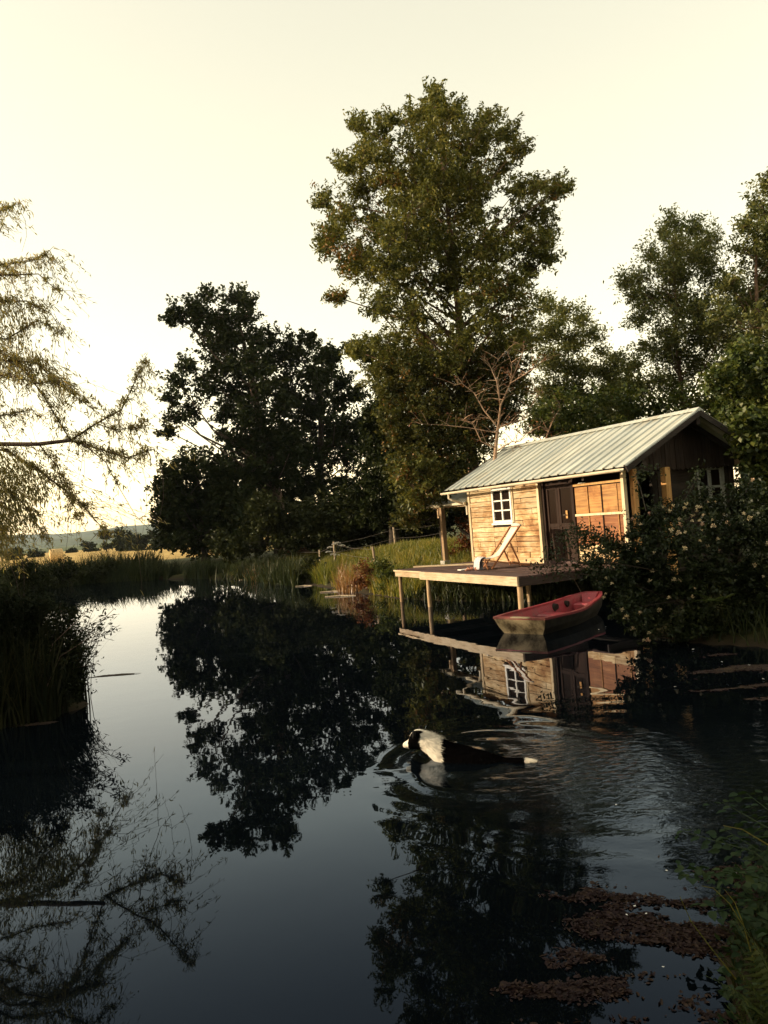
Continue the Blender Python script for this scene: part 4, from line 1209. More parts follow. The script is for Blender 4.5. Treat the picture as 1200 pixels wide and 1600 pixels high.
# ------------------------------------------------------------------ willow hanging in from the left
WIL = (-9.6, 14.6, gz(-9.6, 14.6))
wil = empty('willow_tree', WIL)
tag(wil, 'willow with drooping thin branches hanging in from the left edge', 'tree')
wb = np.array(WIL)
tm = MB(); tw = MB(); lpts = []; ldir = []
tm.tube([(0, 0, -0.2), (0.1, 0, 1.4), (0.4, -0.1, 2.8), (0.7, -0.2, 4.4), (0.8, -0.2, 6.2), (1.0, -0.3, 8.2)], [0.34, 0.27, 0.22, 0.17, 0.12, 0.05], 10)
wlimbs = [([(-250, 720), (-60, 699), (0, 694), (60, 694), (110, 688)], .055, .035, 0), ([(110, 688), (150, 700), (200, 715), (240, 702)], .022, .006, 1),
          ([(110, 688), (150, 662), (190, 640), (208, 602), (226, 562)], .02, .005, 1), ([(110, 688), (64, 612), (22, 560), (-30, 540)], .012, .016, 1),
          ([(-60, 566), (0, 563), (55, 566), (100, 606), (146, 640)], .03, .006, 1), ([(-80, 440), (0, 430), (60, 428), (98, 462)], .025, .005, 1),
          ([(-80, 418), (0, 414), (45, 408), (70, 398), (98, 418)], .02, .004, 1), ([(-60, 345), (0, 330), (30, 318)], .015, .004, 1),
          ([(-60, 700), (10, 704), (70, 742), (122, 782), (166, 832)], .028, .006, 1), ([(-60, 520), (10, 530), (60, 500), (95, 520)], .025, .005, 1),
          ([(130, 694), (165, 722), (185, 760), (212, 806), (238, 832)], .010, .003, 0.12), ([(-80, 640), (0, 650), (50, 640), (70, 660)], .02, .005, 1),
          ([(-80, 760), (-10, 750), (40, 790), (70, 840)], .025, .005, 1), ([(-80, 500), (-20, 470), (40, 470), (80, 490)], .02, .004, 1),
          ([(-100, 780), (-20, 800), (20, 850)], .02, .005, 1), ([(-50, 600), (10, 585), (60, 600), (100, 590)], .02, .005, 1), ([(60, 693), (90, 730), (110, 770), (120, 810)], .012, .004, 1),
          ([(150, 662), (180, 672), (215, 668), (232, 652)], .01, .004, 1), ([(-120, 690), (-60, 640), (0, 610)], .02, .008, 1), ([(-100, 820), (-30, 840), (10, 870)], .02, .006, 1)]


def sample_line(ps, n):
    seg = np.array([np.linalg.norm(b - a) for a, b in zip(ps[:-1], ps[1:])])
    t = np.sort(rng.random(n)) * seg.sum(); cum = np.concatenate([[0], np.cumsum(seg)])
    out = []
    for v in t:
        i = min(len(seg) - 1, int(np.searchsorted(cum, v) - 1)); i = max(i, 0)
        f = (v - cum[i]) / max(seg[i], 1e-6); out.append((ps[i] * (1 - f) + ps[i + 1] * f, v / seg.sum()))
    return out


for k, (pts, r0, r1, leafy) in enumerate(wlimbs):
    D0 = 13.6 + 0.9 * math.sin(k * 2.4)
    if k in (0, 1, 2, 3): D0 = 13.8
    ps = [at(x, y, D0 + 0.25 * math.sin(i * 1.3 + k)) for i, (x, y) in enumerate(pts)]
    if k == 0: ps[0] = wb + np.array([0.45, -0.1, 3.0])
    elif pts[0][0] < -20: ps = [wb + np.array([0.6, -0.2, min(8.0, max(2.6, ps[0][2] - 0.8))])] + ps
    tm.tube([p - wb for p in ps], list(np.linspace(r0, r1, len(ps))), 6, False)
    length = sum(np.linalg.norm(b - a) for a, b in zip(ps[:-1], ps[1:]))
    if not leafy: continue
    for p, f in sample_line(ps, int(length * 22 * leafy) + 1):
        if p[0] < -8.6: continue
        L = random.uniform(0.25, 0.85)
        dxy = rng.normal(size=2) * 0.35 + np.array([0.25, 0])
        dn = random.uniform(-0.5, 0.1)
        a1 = p + np.array([dxy[0], dxy[1], dn + 0.25]) * L * 0.5
        a2 = p + np.array([dxy[0] * 1.5, dxy[1] * 1.5, dn - 0.3]) * L
        tw.tube([p - wb, a1 - wb, a2 - wb], [0.006, 0.004, 0.002], 3, False)
        m = rng.poisson(L * 34)
        for _ in range(m):
            g_ = random.random(); q = (p * (1 - g_) + a1 * g_) if g_ < 0.5 else (a1 * (2 - 2 * g_) + a2 * (2 * g_ - 1))
            lpts.append(q + rng.normal(size=3) * 0.035); ldir.append((rng.normal() * 0.6 + dxy[0], rng.normal() * 0.6, -0.7 + rng.normal() * 0.5))
    # bare hanging withies
    for p, f in sample_line(ps, int(length * 1.6 * min(1, leafy)) + 1):
        if p[0] < -8.6: continue
        L = random.uniform(0.5, 1.6)
        qs = [p + np.array([0.12 * math.sin(t * 2 + k), 0.1 * t, -L * t]) + np.array([0.25 * t * (1 - t), 0, 0]) for t in (0, .33, .66, 1.0)]
        tw.tube([q - wb for q in qs], [0.005, 0.004, 0.003, 0.002], 3, False)
        for _ in range(rng.poisson(3)):
            t = random.random(); lpts.append(qs[0] * (1 - t) + qs[3] * t); ldir.append((rng.normal() * 0.3, rng.normal() * 0.3, -1))
# hidden bulk of the crown past the picture's edge
for k in range(9000):
    a = unit(rng.normal(size=3)) * random.random() ** 0.4
    lpts.append(wb + np.array([0.2 + 2.3 * a[0] - 1.0, 2.1 * a[1] - 1.0, 5.2 + 3.2 * a[2]])); ldir.append((rng.normal() * 0.5, rng.normal() * 0.5, -0.8))
# thick curtain at the lower left
for (cx0, cy0, r0_, n_) in ((10, 800, 42, 1500), (22, 745, 34, 700), (-20, 840, 45, 1200), (60, 770, 22, 300), (-30, 740, 50, 1000), (20, 500, 30, 350), (0, 560, 36, 450), (60, 565, 28, 260), (-30, 480, 40, 500)):
    cc = at(cx0, cy0, 13.4); rr = r0_ * 13.4 / FPX
    for _ in range(n_):
        a = rng.normal(size=3) * 0.55; lpts.append(cc + a * rr * np.array([1, 1.2, 1.0])); ldir.append((rng.normal() * 0.4 + .2, rng.normal() * 0.4, -0.9))
tm.build('trunk', M['willow_bark'], wil, True)
tw.build('withies', M['willow_bark'], wil)
q, f = leaf_quads(np.array(lpts), 0.11, 0.021, dirs=np.array(ldir))
mesh_obj('crown', np_mesh('crown', q - wb, f), M['leaf_willow'], wil)


# ------------------------------------------------------------------ reeds and grass
def blades(pos, height, width, lean=0.25, seg=3, wind=(0.0, 0.0)):
    """pos (N,3); curved tapering blades"""
    n = len(pos)
    h = height * rng.uniform(0.5, 1.15, n) * (0.45 + 1.15 * fbm(pos[:, 0] * 1.1 + 3, pos[:, 1] * 1.1)); w = width * rng.uniform(0.7, 1.3, n)
    a = rng.uniform(0, 2 * math.pi, n); ln = lean * rng.uniform(0.2, 1.6, n)
    dx = np.cos(a) * ln + wind[0]; dy = np.sin(a) * ln + wind[1]
    fa = rng.uniform(0, math.pi, n); sx, sy = np.cos(fa), np.sin(fa)
    rows = []
    for i in range(seg + 1):
        t = i / seg
        cx = pos[:, 0] + dx * h * t ** 1.8; cyy = pos[:, 1] + dy * h * t ** 1.8
        cz = pos[:, 2] - 0.03 + h * (t - 0.18 * (ln / (lean + 1e-6)) * t ** 3 * lean * 2)
        ww = w * (1 - t ** 1.5) * 0.5 + 0.0008
        rows.append(np.stack([np.stack([cx - sx * ww, cyy - sy * ww, cz], -1), np.stack([cx + sx * ww, cyy + sy * ww, cz], -1)], 1))
    co_ = np.stack(rows, 1).reshape(-1, 3)          # n, seg+1, 2
    per = 2 * (seg + 1)
    b0 = np.arange(n)[:, None] * per
    fs_ = np.concatenate([b0 + np.array([2 * i, 2 * i + 1, 2 * i + 3, 2 * i + 2]) for i in range(seg)], 0)
    return co_, fs_


def scatter(n, x0, x1, y0, y1, test):
    out = []
    tot = 0
    while tot < n:
        x = rng.uniform(x0, x1, n * 2); y = rng.uniform(y0, y1, n * 2)
        k = test(x, y); out.append(np.stack([x[k], y[k]], 1)); tot += int(k.sum())
        if not k.any(): break
    p = np.concatenate(out)[:n]
    return np.concatenate([p, ground_z(p[:, 0], p[:, 1])[:, None]], 1)


def to_cab(x, y):
    dx, dy = x - CAB[0], y - CAB[1]
    return dx * c + dy * s, -dx * s + dy * c


def off_cabin(x, y):
    lx, ly = to_cab(x, y)
    return ~((lx > -5.75) & (lx < 1.1) & (ly > -0.1) & (ly < 6.1))


def bank(x, y):
    d = shore_dist(x, y)
    return (d > 0.1) & (d < 9) & off_cabin(x, y) & (fbm(x * 0.8, y * 0.8) > 0.25 + 0.05 * d)


def grass(name, pos, mat, height, width, lean=0.25, wind=(0.05, 0.0), seg=3):
    co_, fs_ = blades(pos, height, width, lean, seg, wind)
    o = mesh_obj(name, np_mesh(name, co_, fs_), mat)
    tag(o, kind='stuff')
    return o


p = scatter(34000, -8, 4.5, 19.5, 38, lambda x, y: bank(x, y) & (shore_dist(x, y) > 0.3))
tag(grass('meadow_grass', p, M['blade'], 0.34, 0.024, 0.4), 'sunlit green and straw grass on the bank left of the deck', 'grass')
p = scatter(3500, -3, 2.6, 19.5, 31, lambda x, y: (shore_dist(x, y) > 0.0) & (shore_dist(x, y) < 0.9) & off_cabin(x, y) & (fbm(x * 0.9 + 4, y * 0.9) > 0.42))
tag(grass('waterside_grass', p, M['blade'], 0.75, 0.028, 0.5), 'long grass hanging over the water on the far bank', 'grass')
# dark reed belts at the far shore
p = scatter(9000, -19, -3.4, 29, 47, lambda x, y: (np.abs(shore_dist(x, y)) < 0.8) & (fbm(x * 0.55, y * 0.55 + 9) > 0.44))
tag(grass('reeds', p, M['blade_dark'], 0.95, 0.05, 0.34, (0.06, 0)), 'dark upright reeds along the far shore', 'reeds')
p = scatter(420, -1.75, -0.75, 24.6, 27.2, lambda x, y: (np.abs(shore_dist(x, y)) < 0.4))
tag(grass('dry_reeds', p, M['blade_straw'], 0.85, 0.024, 0.4), 'orange brown dry reeds at the water left of the deck', 'reeds')
p = scatter(500, -6.6, -4.6, 33, 38.5, lambda x, y: (np.abs(shore_dist(x, y)) < 0.7))
tag(grass('dry_reeds', p, M['blade_straw'], 0.7, 0.03, 0.4), 'straw coloured reeds near the leaning white fence post', 'reeds')
# overgrown bank at the far left
p = scatter(9000, -26, -13, 26, 48, lambda x, y: (shore_dist(x, y) > -0.3) & (shore_dist(x, y) < 3.0))
tag(grass('bank_weeds', p, M['blade_dark'], 1.1, 0.05, 0.45), 'dark tangled weeds on the far left bank below the field', 'weeds')
# under the deck
p = scatter(2200, 0.3, 6.5, 16.5, 21.8, lambda x, y: (shore_dist(x, y) > -0.15) & (shore_dist(x, y) < 0.8))
tag(grass('bank_plants', p, M['blade_dark'], 0.42, 0.03, 0.6), 'grass and weeds on the bank underneath the deck', 'weeds')

# near reed clump at the left with leaning twigs
p = scatter(4200, -7.6, -4.2, 9.7, 12.6, lambda x, y: (shore_dist(x, y) > -0.28) & (shore_dist(x, y) < 1.3))
p = p[(p[:, 0] < -4.35)]
M['blade_black'] = leaf_mat('shaded_reed_blades', [(0.1, (0.006, 0.009, 0.004)), (0.5, (0.012, 0.016, 0.007)), (1.0, (0.035, 0.034, 0.013))], 0.12, 0.01)  # darker copy of the reed colours with the clump's shade in it
tag(grass('reeds', p, M['blade_black'], 1.30, 0.022, 0.34, (0.05, -0.03), 4), 'dense dark reed clump on the near left shore', 'reeds')
CLU = [(0, 960, 30), (40, 965, 30), (80, 985, 28), (20, 1010, 34), (65, 1030, 34), (105, 1040, 26), (110, 1075, 24), (40, 1070, 34), (90, 1100, 20), (-40, 990, 40), (120, 1010, 14), (105, 965, 12), (0, 935, 14), (60, 940, 14)]
M['leaf_black'] = leaf_mat('sallow_leaves', [(0.1, (0.006, 0.010, 0.005)), (0.5, (0.013, 0.019, 0.008)), (1.0, (0.032, 0.036, 0.013))], 0.12, 0.01)  # leaf tone also darkened to hold the clump's shade
tree('sallow_bush', 'rounded almost black bush rising from the near left reeds', (-5.1, 10.8, gz(-5.1, 10.8)), lobes_from(CLU, 10.7, 0.35, 1, 1.0), M['leaf_black'], M['bark_dark'], 0.035, (0.06, 0.024), 34, 22, 0.07, cat='bush', stray=0.25, top_frac=0.6)
sh = empty('willowherb_plant', (-4.9, 10.7, gz(-4.9, 10.7)))
tag(sh, 'dark leafy stems leaning right out of the near left reed clump', 'plant')
sb = np.array(sh.location)
for k in range(17):
    st = np.array([-4.9 + rng.normal() * 0.28, 10.7 + rng.normal() * 0.25, 0.15])
    tip = at(random.uniform(95, 196), random.uniform(928, 1005), st[1] - 0.1 + rng.normal() * 0.2) if k < 10 else at(random.uniform(90, 160), random.uniform(985, 1060), st[1])
    mid = st * 0.5 + tip * 0.5 + np.array([-0.12, 0, 0.15])
    MB().tube([st - sb, mid - sb, tip - sb], [0.008, 0.006, 0.003], 4, False).build('stem', M['willow_bark'], sh)
    lp2 = []
    for _ in range(70):
        t = random.random() ** 0.6; pp = (st * (1 - t) + mid * t) * (1 - t) + (mid * (1 - t) + tip * t) * t
        lp2.append(pp + rng.normal(size=3) * 0.05)
    q, f = leaf_quads(np.array(lp2), 0.085, 0.026, -0.1)
    mesh_obj('leaves', np_mesh('leaves', q - sb, f), M['leaf_black'], sh)

# ------------------------------------------------------------------ small bushes on the far bank
def bush(name, label, base, lob, mat, leaf, per, lv, spread, cat='bush', group=None):
    return tree(name, label, base, lob, mat, M['bark_dark'], 0.03, leaf, per, lv, spread, cat=cat, group=group, top_frac=0.6)


for (x, y, r, D, lab) in ((40, 895, 20, 38, 'dark bank shrub at the left edge under the willow'), (100, 892, 17, 40, 'dark bank shrub right of the one at the left edge'), (165, 893, 15, 43, 'dark bank shrub at the left end of the far shore')):
    bush('bank_shrub', lab, ground_at(x, D), [(at(x + dx * r, y + dy * r, D + dz), r * k_ * D / FPX) for dx, dy, dz, k_ in ((0, 0, 0, .8), (.9, .2, .3, .6), (-.9, .1, -.3, .65), (.4, -.5, .2, .45), (-.4, .5, -.4, .6), (1.5, .5, 0, .45))], M['leaf_hedge'], (0.16, 0.07), 30, 22, 0.2, group='dark shrubs along the left far bank')
bush('bramble_bush', 'dark red bramble bush at the water left of the deck', (-0.25, 24.2, gz(-0.25, 24.2)), [(at(x, y, 24.0 + d), r * 24 / FPX) for x, y, r, d in ((562, 905, 12, 0), (580, 912, 12, .2), (572, 890, 12, .3), (592, 905, 10, 0))], M['leaf_red'], (0.09, 0.05), 22, 18, 0.12)
bush('bramble_bush', 'green bramble bush beside the far left deck post', (0.55, 22.9, gz(0.55, 22.9)), [(at(x, y, 22.8 + d), r * 22.8 / FPX) for x, y, r, d in ((596, 885, 12, .3), (608, 900, 12, 0), (600, 915, 9, 0), (625, 905, 9, -.4))], M['leaf_lime'], (0.09, 0.06), 22, 18, 0.12)
bush('bracken_patch', 'rusty bracken patch beside the lit oak trunk behind the fence', (-3.6, 39.2, gz(-3.6, 39.2)), [(at(x, y, 39), r * 39 / FPX) for x, y, r in ((462, 862, 9), (476, 860, 10), (490, 862, 9), (452, 866, 6))], M['leaf_red'], (0.16, 0.08), 26, 22, 0.2, 'bracken')
bush('bracken_heap', 'heap of brown dead bracken under the open lean to', (3.0, 23.9, gz(3.0, 23.9)), [(np.array([2.7 + dx, 23.9 + dy, z_]), r) for dx, dy, z_, r in ((0, 0, 1.4, .4), (0.5, .2, 1.5, .45), (-0.3, .2, 1.2, .4), (0.9, 0.3, 1.7, .4), (0.3, .3, 1.85, .4), (1.2, 0.1, 1.3, .4), (0.6, .4, 2.1, .4), (0, .3, 1.75, .38), (1.0, .4, 2.2, .35))], M['leaf_red'], (0.09, 0.05), 34, 22, 0.15, 'bracken')
bush('rush_tussock', 'dark green leafy dock plants at the water between the reeds', (-2.8, 30.4, gz(-2.8, 30.4)), [(at(x, y, 29.9), r * 30 / FPX) for x, y, r in ((482, 895, 9), (498, 892, 9), (490, 882, 8), (470, 898, 7))], M['leaf_hedge'], (0.2, 0.09), 18, 18, 0.16, 'plant')

# ------------------------------------------------------------------ honeysuckle bush at the right
HON = [(960, 900, 34), (985, 870, 30), (955, 850, 20), (1010, 830, 32), (1000, 900, 40), (1050, 800, 30), (1060, 850, 42), (1100, 790, 30), (1120, 840, 45), (1150, 790, 30), (1180, 830, 40), (1040, 910, 45), (1100, 910, 50), (1170, 910, 50),
       (985, 950, 30), (1030, 965, 35), (1090, 970, 38), (1150, 975, 38), (1200, 960, 40), (1000, 985, 18), (1220, 880, 45), (1160, 765, 20), (1190, 780, 24), (1230, 800, 40), (935, 875, 14), (945, 905, 18), (1060, 990, 20), (1250, 940, 45)]
hl = []
for (x, y, r) in HON:
    dd = 12.0 + random.uniform(-0.5, 0.7) + (0.8 if y < 830 else 0)
    cpos = at(x, y, dd); hl.append((cpos, r * dd / FPX * 0.9))
hon = tree('honeysuckle_bush', 'dark honeysuckle bush with cream flowers hanging over the water at the right', (5.4, 12.4, gz(5.4, 12.4)), hl, M['leaf_bush'], M['bark_dark'], 0.05, (0.066, 0.038), 62, 26, 0.085, cat='bush', stray=0.2, top_frac=0.6)
hb = np.array(hon.location)
# sprays reaching left in front of the panels and over the deck edge
sp = MB(); spl = []
for pts in ([(960, 850), (930, 838), (900, 832), (880, 836), (868, 846)], [(955, 860), (920, 845), (905, 825), (895, 822)], [(950, 880), (915, 868), (905, 850)], [(950, 895), (905, 886), (860, 884), (826, 890)], [(950, 890), (900, 878), (868, 868), (850, 862)],
            [(1010, 800), (1000, 760), (992, 742), (1005, 735), (1030, 738)], [(1060, 800), (1090, 745), (1098, 735)], [(940, 900), (890, 896), (850, 893)], [(1165, 770), (1172, 750), (1168, 745)], [(960, 840), (915, 856), (890, 850), (880, 842)], [(960, 845), (920, 832), (905, 838)]):
    ps = [at(x, y, 12.6 + 0.4 * i) for i, (x, y) in enumerate(pts)]
    sp.tube([p_ - hb for p_ in ps], list(np.linspace(0.009, 0.003, len(ps))), 4, False)
    for p_, f_ in sample_line(ps, 34):
        for _ in range(5): spl.append(p_ + rng.normal(size=3) * np.array([.07, .07, .085]))
sp.build('spray_stems', M['bark_dark'], hon)
q, f = leaf_quads(np.array(spl), 0.075, 0.036, 0.4)
mesh_obj('spray_leaves', np_mesh('spray_leaves', q - hb, f), M['leaf_bush'], hon)

t = NT('honeysuckle_petals')
pc = t.ramp(t.n('ShaderNodeObjectInfo').outputs['Random'], [(0, (0.58, 0.46, 0.26)), (0.6, (0.66, 0.57, 0.38)), (0.9, (0.58, 0.38, 0.25)), (1, (0.52, 0.30, 0.22))])
t.bsdf(pc, 0.7, 0, None, 0.2)
M['petal'] = t.m
fm = MB()
for k in range(11):
    a = k * 0.571; el = 0.5 + 0.5 * math.sin(k * 1.3)
    d = Vector((math.cos(a) * math.cos(el), math.sin(a) * math.cos(el), math.sin(el)))
    e0 = d * 0.008; e1 = d * 0.035; e2 = d * 0.055 + Vector((0, 0, 0.008)); side = d.cross(Vector((0, 0, 1))).normalized() * 0.013
    fm.tube([e0, e1], [0.002, 0.004], 4, False)
    fm.add([e1 - side * .4, e1 + side * .4, e2 + side, e2 - side], [(0, 1, 2, 3)])
    fm.add([e1 - side * .3, e1 + side * .3, d * 0.05 + side * .4 + Vector((0, 0, -0.02)), d * 0.05 - side * .4 + Vector((0, 0, -0.02))], [(3, 2, 1, 0)])
fme = None
flo = [(1048, 800), (1070, 795), (1085, 803), (1092, 790), (1110, 800), (1118, 788), (1064, 812), (1078, 818), (1095, 822), (1110, 815), (1100, 830), (1040, 815), (1050, 828), (1060, 835), (1012, 802), (1092, 850), (1110, 858), (1120, 845), (975, 850), (943, 905), (958, 912),
       (948, 925), (944, 935), (1020, 893), (1015, 905), (1052, 905), (1058, 910), (1082, 922), (1078, 936), (1000, 880), (1025, 865), (972, 955), (978, 962), (1005, 978), (1012, 990), (1004, 1000), (985, 985), (975, 968), (1165, 755), (1172, 748), (1176, 760), (1170, 812),
       (1166, 800), (1120, 862), (1030, 950), (1045, 935), (1180, 880), (1195, 850), (990, 810), (1000, 820), (1072, 788), (1105, 785), (1130, 800), (1140, 815), (1055, 788), (1035, 795), (955, 890), (1068, 860), (1195, 905), (1150, 900), (1015, 1000), (998, 962), (1090, 795), (1080, 805), (1100, 808), (1094, 815), (1060, 820), (1075, 830), (1116, 826)]
for (x, y) in flo:
    # the outermost leaf surface near that line of sight
    best = None
    for (cpos, r) in hl:
        dvec = at(x, y, 12.0) - EYE; dvec = dvec / np.linalg.norm(dvec)
        oc = cpos - EYE; tca = oc @ dvec; d2 = oc @ oc - tca * tca
        if d2 < r * r:
            tt = tca - math.sqrt(r * r - d2)
            if best is None or tt < best: best = tt
    if best is None:
        best = 12.3
    dvec = at(x + random.uniform(-4, 4), y + random.uniform(-4, 4), 12.0) - EYE; dvec = dvec / np.linalg.norm(dvec)
    pos = EYE + dvec * (best - random.uniform(0.03, 0.12))
    if fme is None:
        o = fm.build('flower_cluster', M['petal'], hon); fme = o.data
    else:
        o = bpy.data.objects.new('flower_cluster', fme); COL.objects.link(o); o.parent = hon
    o.location = pos - hb; o.rotation_euler = (random.uniform(-.8, .8), random.uniform(-.8, .8), random.uniform(0, 6)); k_ = random.uniform(0.4, 0.85); o.scale = (k_, k_, k_)


# ------------------------------------------------------------------ ferns and leafy plant at the lower right
def frond_mesh(L, n=22):
    v_, f_ = [], []
    for i in range(n):
        t = (i + 1) / (n + 1)
        x = L * t; zq = 0.30 * L * math.sin(t * 2.0) * 0.8
        w = L * 0.20 * math.sin(min(1, t * 1.15 + 0.12) * math.pi) ** 0.8 + 0.006
        for s_ in (-1, 1):
            # each pinna a toothed tapering leaflet of 4 quads
            m = 5
            b0 = len(v_)
            for j in range(m + 1):
                u = j / m
                px_ = x + 0.25 * w * u; py_ = s_ * w * u; pz = zq - 0.22 * w * u * u
                hw_ = L / n * 0.48 * (1 - u) ** 0.7 * (1.0 if j % 2 == 0 else 0.55) + 0.0006
                v_ += [(px_ - hw_, py_, pz), (px_ + hw_, py_, pz)]
            for j in range(m):
                q_ = b0 + 2 * j; f_.append((q_, q_ + 1, q_ + 3, q_ + 2))
    mb = MB().add(v_, f_)
    mb.tube([(L * t, 0, 0.24 * L * math.sin(t * 2.0)) for t in np.linspace(0, 1, 8)], list(np.linspace(0.004, 0.0012, 8)), 4, False)
    return mb


M['fern'] = leaf_mat('fern_green', [(0.1, (0.02, 0.04, 0.010)), (0.5, (0.045, 0.066, 0.014)), (1.0, (0.09, 0.10, 0.022))], 0.3, 0.02)
M['nettle'] = leaf_mat('dark_green_leaflets', [(0.1, (0.010, 0.026, 0.012)), (0.5, (0.022, 0.046, 0.018)), (1.0, (0.045, 0.068, 0.024))], 0.25, 0.012)


def fern(label, base, specs):
    r = empty('fern', base)
    tag(r, label, 'fern', 'ferns at the lower right')
    me = None
    for (az, el, sc, roll) in specs:
        if me is None:
            o = frond_mesh(0.48).build('frond', M['fern'], r); me = o.data
        else:
            o = bpy.data.objects.new('frond', me); COL.objects.link(o); o.parent = r
        o.rotation_euler = (roll, -el, az); o.scale = (sc, sc, sc)
    return r


def land(x, y):
    return (x, y, max(gz(x, y), 0.02))


fern('fern with bright upright fronds in the lower right corner', land(1.36, 3.0), [(R_(170), 0.75, 0.85, 0.2), (R_(140), 1.0, 1.0, 0.1), (R_(110), 0.9, 0.9, -.2), (R_(60), 0.8, 0.9, 0.3), (R_(195), 0.55, 0.8, 0), (R_(220), 0.5, 0.9, .3), (R_(20), 0.7, 0.8, 0), (R_(260), 0.4, 0.8, 0), (R_(150), 0.4, 0.7, 0.1)])
fern('fern at the right edge above the leafy plant', land(2.12, 4.2), [(R_(165), 0.7, 0.8, 0.2), (R_(200), 0.45, 0.8, 0), (R_(130), 0.9, 0.9, .1), (R_(240), 0.4, 0.8, 0), (R_(80), 0.8, 0.8, 0)])
fern('fern at the bottom edge, lowest of the ferns', land(1.17, 2.62), [(R_(165), 0.75, 0.75, 0.2), (R_(135), 0.9, 0.85, .1), (R_(200), 0.6, 0.7, 0), (R_(100), 0.8, 0.8, 0)])
fern('pale fern hanging from the honeysuckle over the water', (4.75, 11.45, 0.62), [(R_(200), -0.15, 1.1, 0.2), (R_(230), -0.1, 1.2, 0), (R_(170), 0.1, 1.1, 0), (R_(255), 0.0, 1.1, .2), (R_(290), 0.1, 1.0, .2)])

np_ = empty('angelica_plant', land(2.02, 3.78))
tag(np_, 'dark green plant with compound toothed leaves leaning over the floating weed', 'plant')
nb = np.array(np_.location)
for k in range(22):
    a = R_(random.uniform(90, 255)); L = random.uniform(0.35, 0.85)
    el = random.uniform(0.15, 0.8)
    p0 = np.array([rng.normal() * 0.06, rng.normal() * 0.06, 0])
    p1 = np.array([math.cos(a) * L * 0.5, math.sin(a) * L * 0.5, L * el * 0.55]); p2 = np.array([math.cos(a) * L, math.sin(a) * L, L * el * 0.62])
    MB().tube([p0, p1, p2], [0.005, 0.004, 0.002], 4, False).build('leaf_stalk', M['nettle'], np_)
    pts_, dirs_ = [], []
    for t in np.linspace(0.35, 1, 8):
        pp = (p0 * (1 - t) + p1 * t) * (1 - t) + (p1 * (1 - t) + p2 * t) * t
        for s_ in (-1, 1):
            sd = np.array([-math.sin(a), math.cos(a), 0]) * s_
            for u in (0.03, 0.075):
                pts_.append(pp + sd * u + rng.normal(size=3) * 0.008); dirs_.append(sd + 0.5 * np.array([math.cos(a), math.sin(a), -0.2]) + rng.normal(size=3) * 0.2)
    q, f = oval_leaves(np.array(pts_), 0.058, 0.036, np.array(dirs_))
    tag(mesh_obj('leaflets', np_mesh('leaflets', q, f), M['nettle'], np_), kind='stuff')
# low leafy ground cover on the near bank
p = scatter(5200, 0.9, 4.4, 1.8, 5.8, lambda x, y: (shore_dist(x, y) > -0.04) & (shore_dist(x, y) < 1.4))
p[:, 2] += rng.uniform(0.01, 0.14, len(p)); a_ = rng.uniform(0, 6.28, len(p))
q, f = oval_leaves(p, 0.05, 0.034, np.stack([np.cos(a_), np.sin(a_), rng.normal(size=len(p)) * 0.3], 1))
tag(mesh_obj('ground_cover', np_mesh('ground_cover', q, f), M['nettle']), 'dark leafy ground cover on the near bank in the lower right', 'ground cover', None, 'stuff')
# long grass stalks in front
gsk = empty('grass_stalk', land(1.62, 2.9))
tag(gsk, 'long bare grass stalks crossing the lower right corner', 'grass')
gb_ = np.array(gsk.location)
for pts in ([(1200, 1540), (1175, 1470), (1140, 1412), (1115, 1388), (1096, 1384)], [(1180, 1510), (1160, 1440), (1148, 1410), (1132, 1390)], [(1150, 1530), (1110, 1480), (1080, 1440), (1062, 1400)], [(1200, 1320), (1160, 1296), (1130, 1290)]):
    ps = [at(x, y, 3.1) for x, y in pts]
    MB().tube([p_ - gb_ for p_ in ps], list(np.linspace(0.003, 0.0012, len(ps))), 4, False).build('stalk', M['blade'], gsk)
p = scatter(9000, 0.9, 4.2, 1.6, 5.6, lambda x, y: (shore_dist(x, y) > 0.02) & (shore_dist(x, y) < 1.6))
tag(grass('bank_grass', p, M['blade_dark'], 0.26, 0.007, 0.7), 'dark grass on the near bank at the lower right', 'grass')
p = scatter(1600, 4.2, 8.5, 5.5, 12.5, lambda x, y: (shore_dist(x, y) > -0.05) & (shore_dist(x, y) < 1.2))
tag(grass('bank_weeds', p, M['blade_dark'], 0.6, 0.02, 0.5), 'dark weeds on the right bank below the honeysuckle', 'weeds')

# ------------------------------------------------------------------ floating weed
def algae(name, label, x0, x1, y0, y1, step, dens, mat, hgt=0.012):
    xs = np.arange(x0, x1, step); ys = np.arange(y0, y1, step)
    X, Y = np.meshgrid(xs, ys)
    X = X + rng.uniform(-.3, .3, X.shape) * step; Y = Y + rng.uniform(-.3, .3, X.shape) * step
    val = dens(X, Y)
    Z = np.clip(val * 6, 0, 1) * hgt * (0.35 + 1.1 * fbm(X * 26, Y * 26, 0, 3)) + 0.0015 + 0.55 * wake(X, Y)
    ok = val > 0
    F_ = grid_faces(len(xs), len(ys))
    keep = ok.ravel()[F_].sum(1) >= 3
    F_ = F_[keep]
    used = np.unique(F_); mp = np.full(X.size, -1); mp[used] = np.arange(len(used))
    co_ = np.stack([X, Y, Z], -1).reshape(-1, 3)[used]
    o = mesh_obj(name, np_mesh(name, co_, mp[F_], True), mat)
    return tag(o, label, 'floating weed', None, 'stuff')


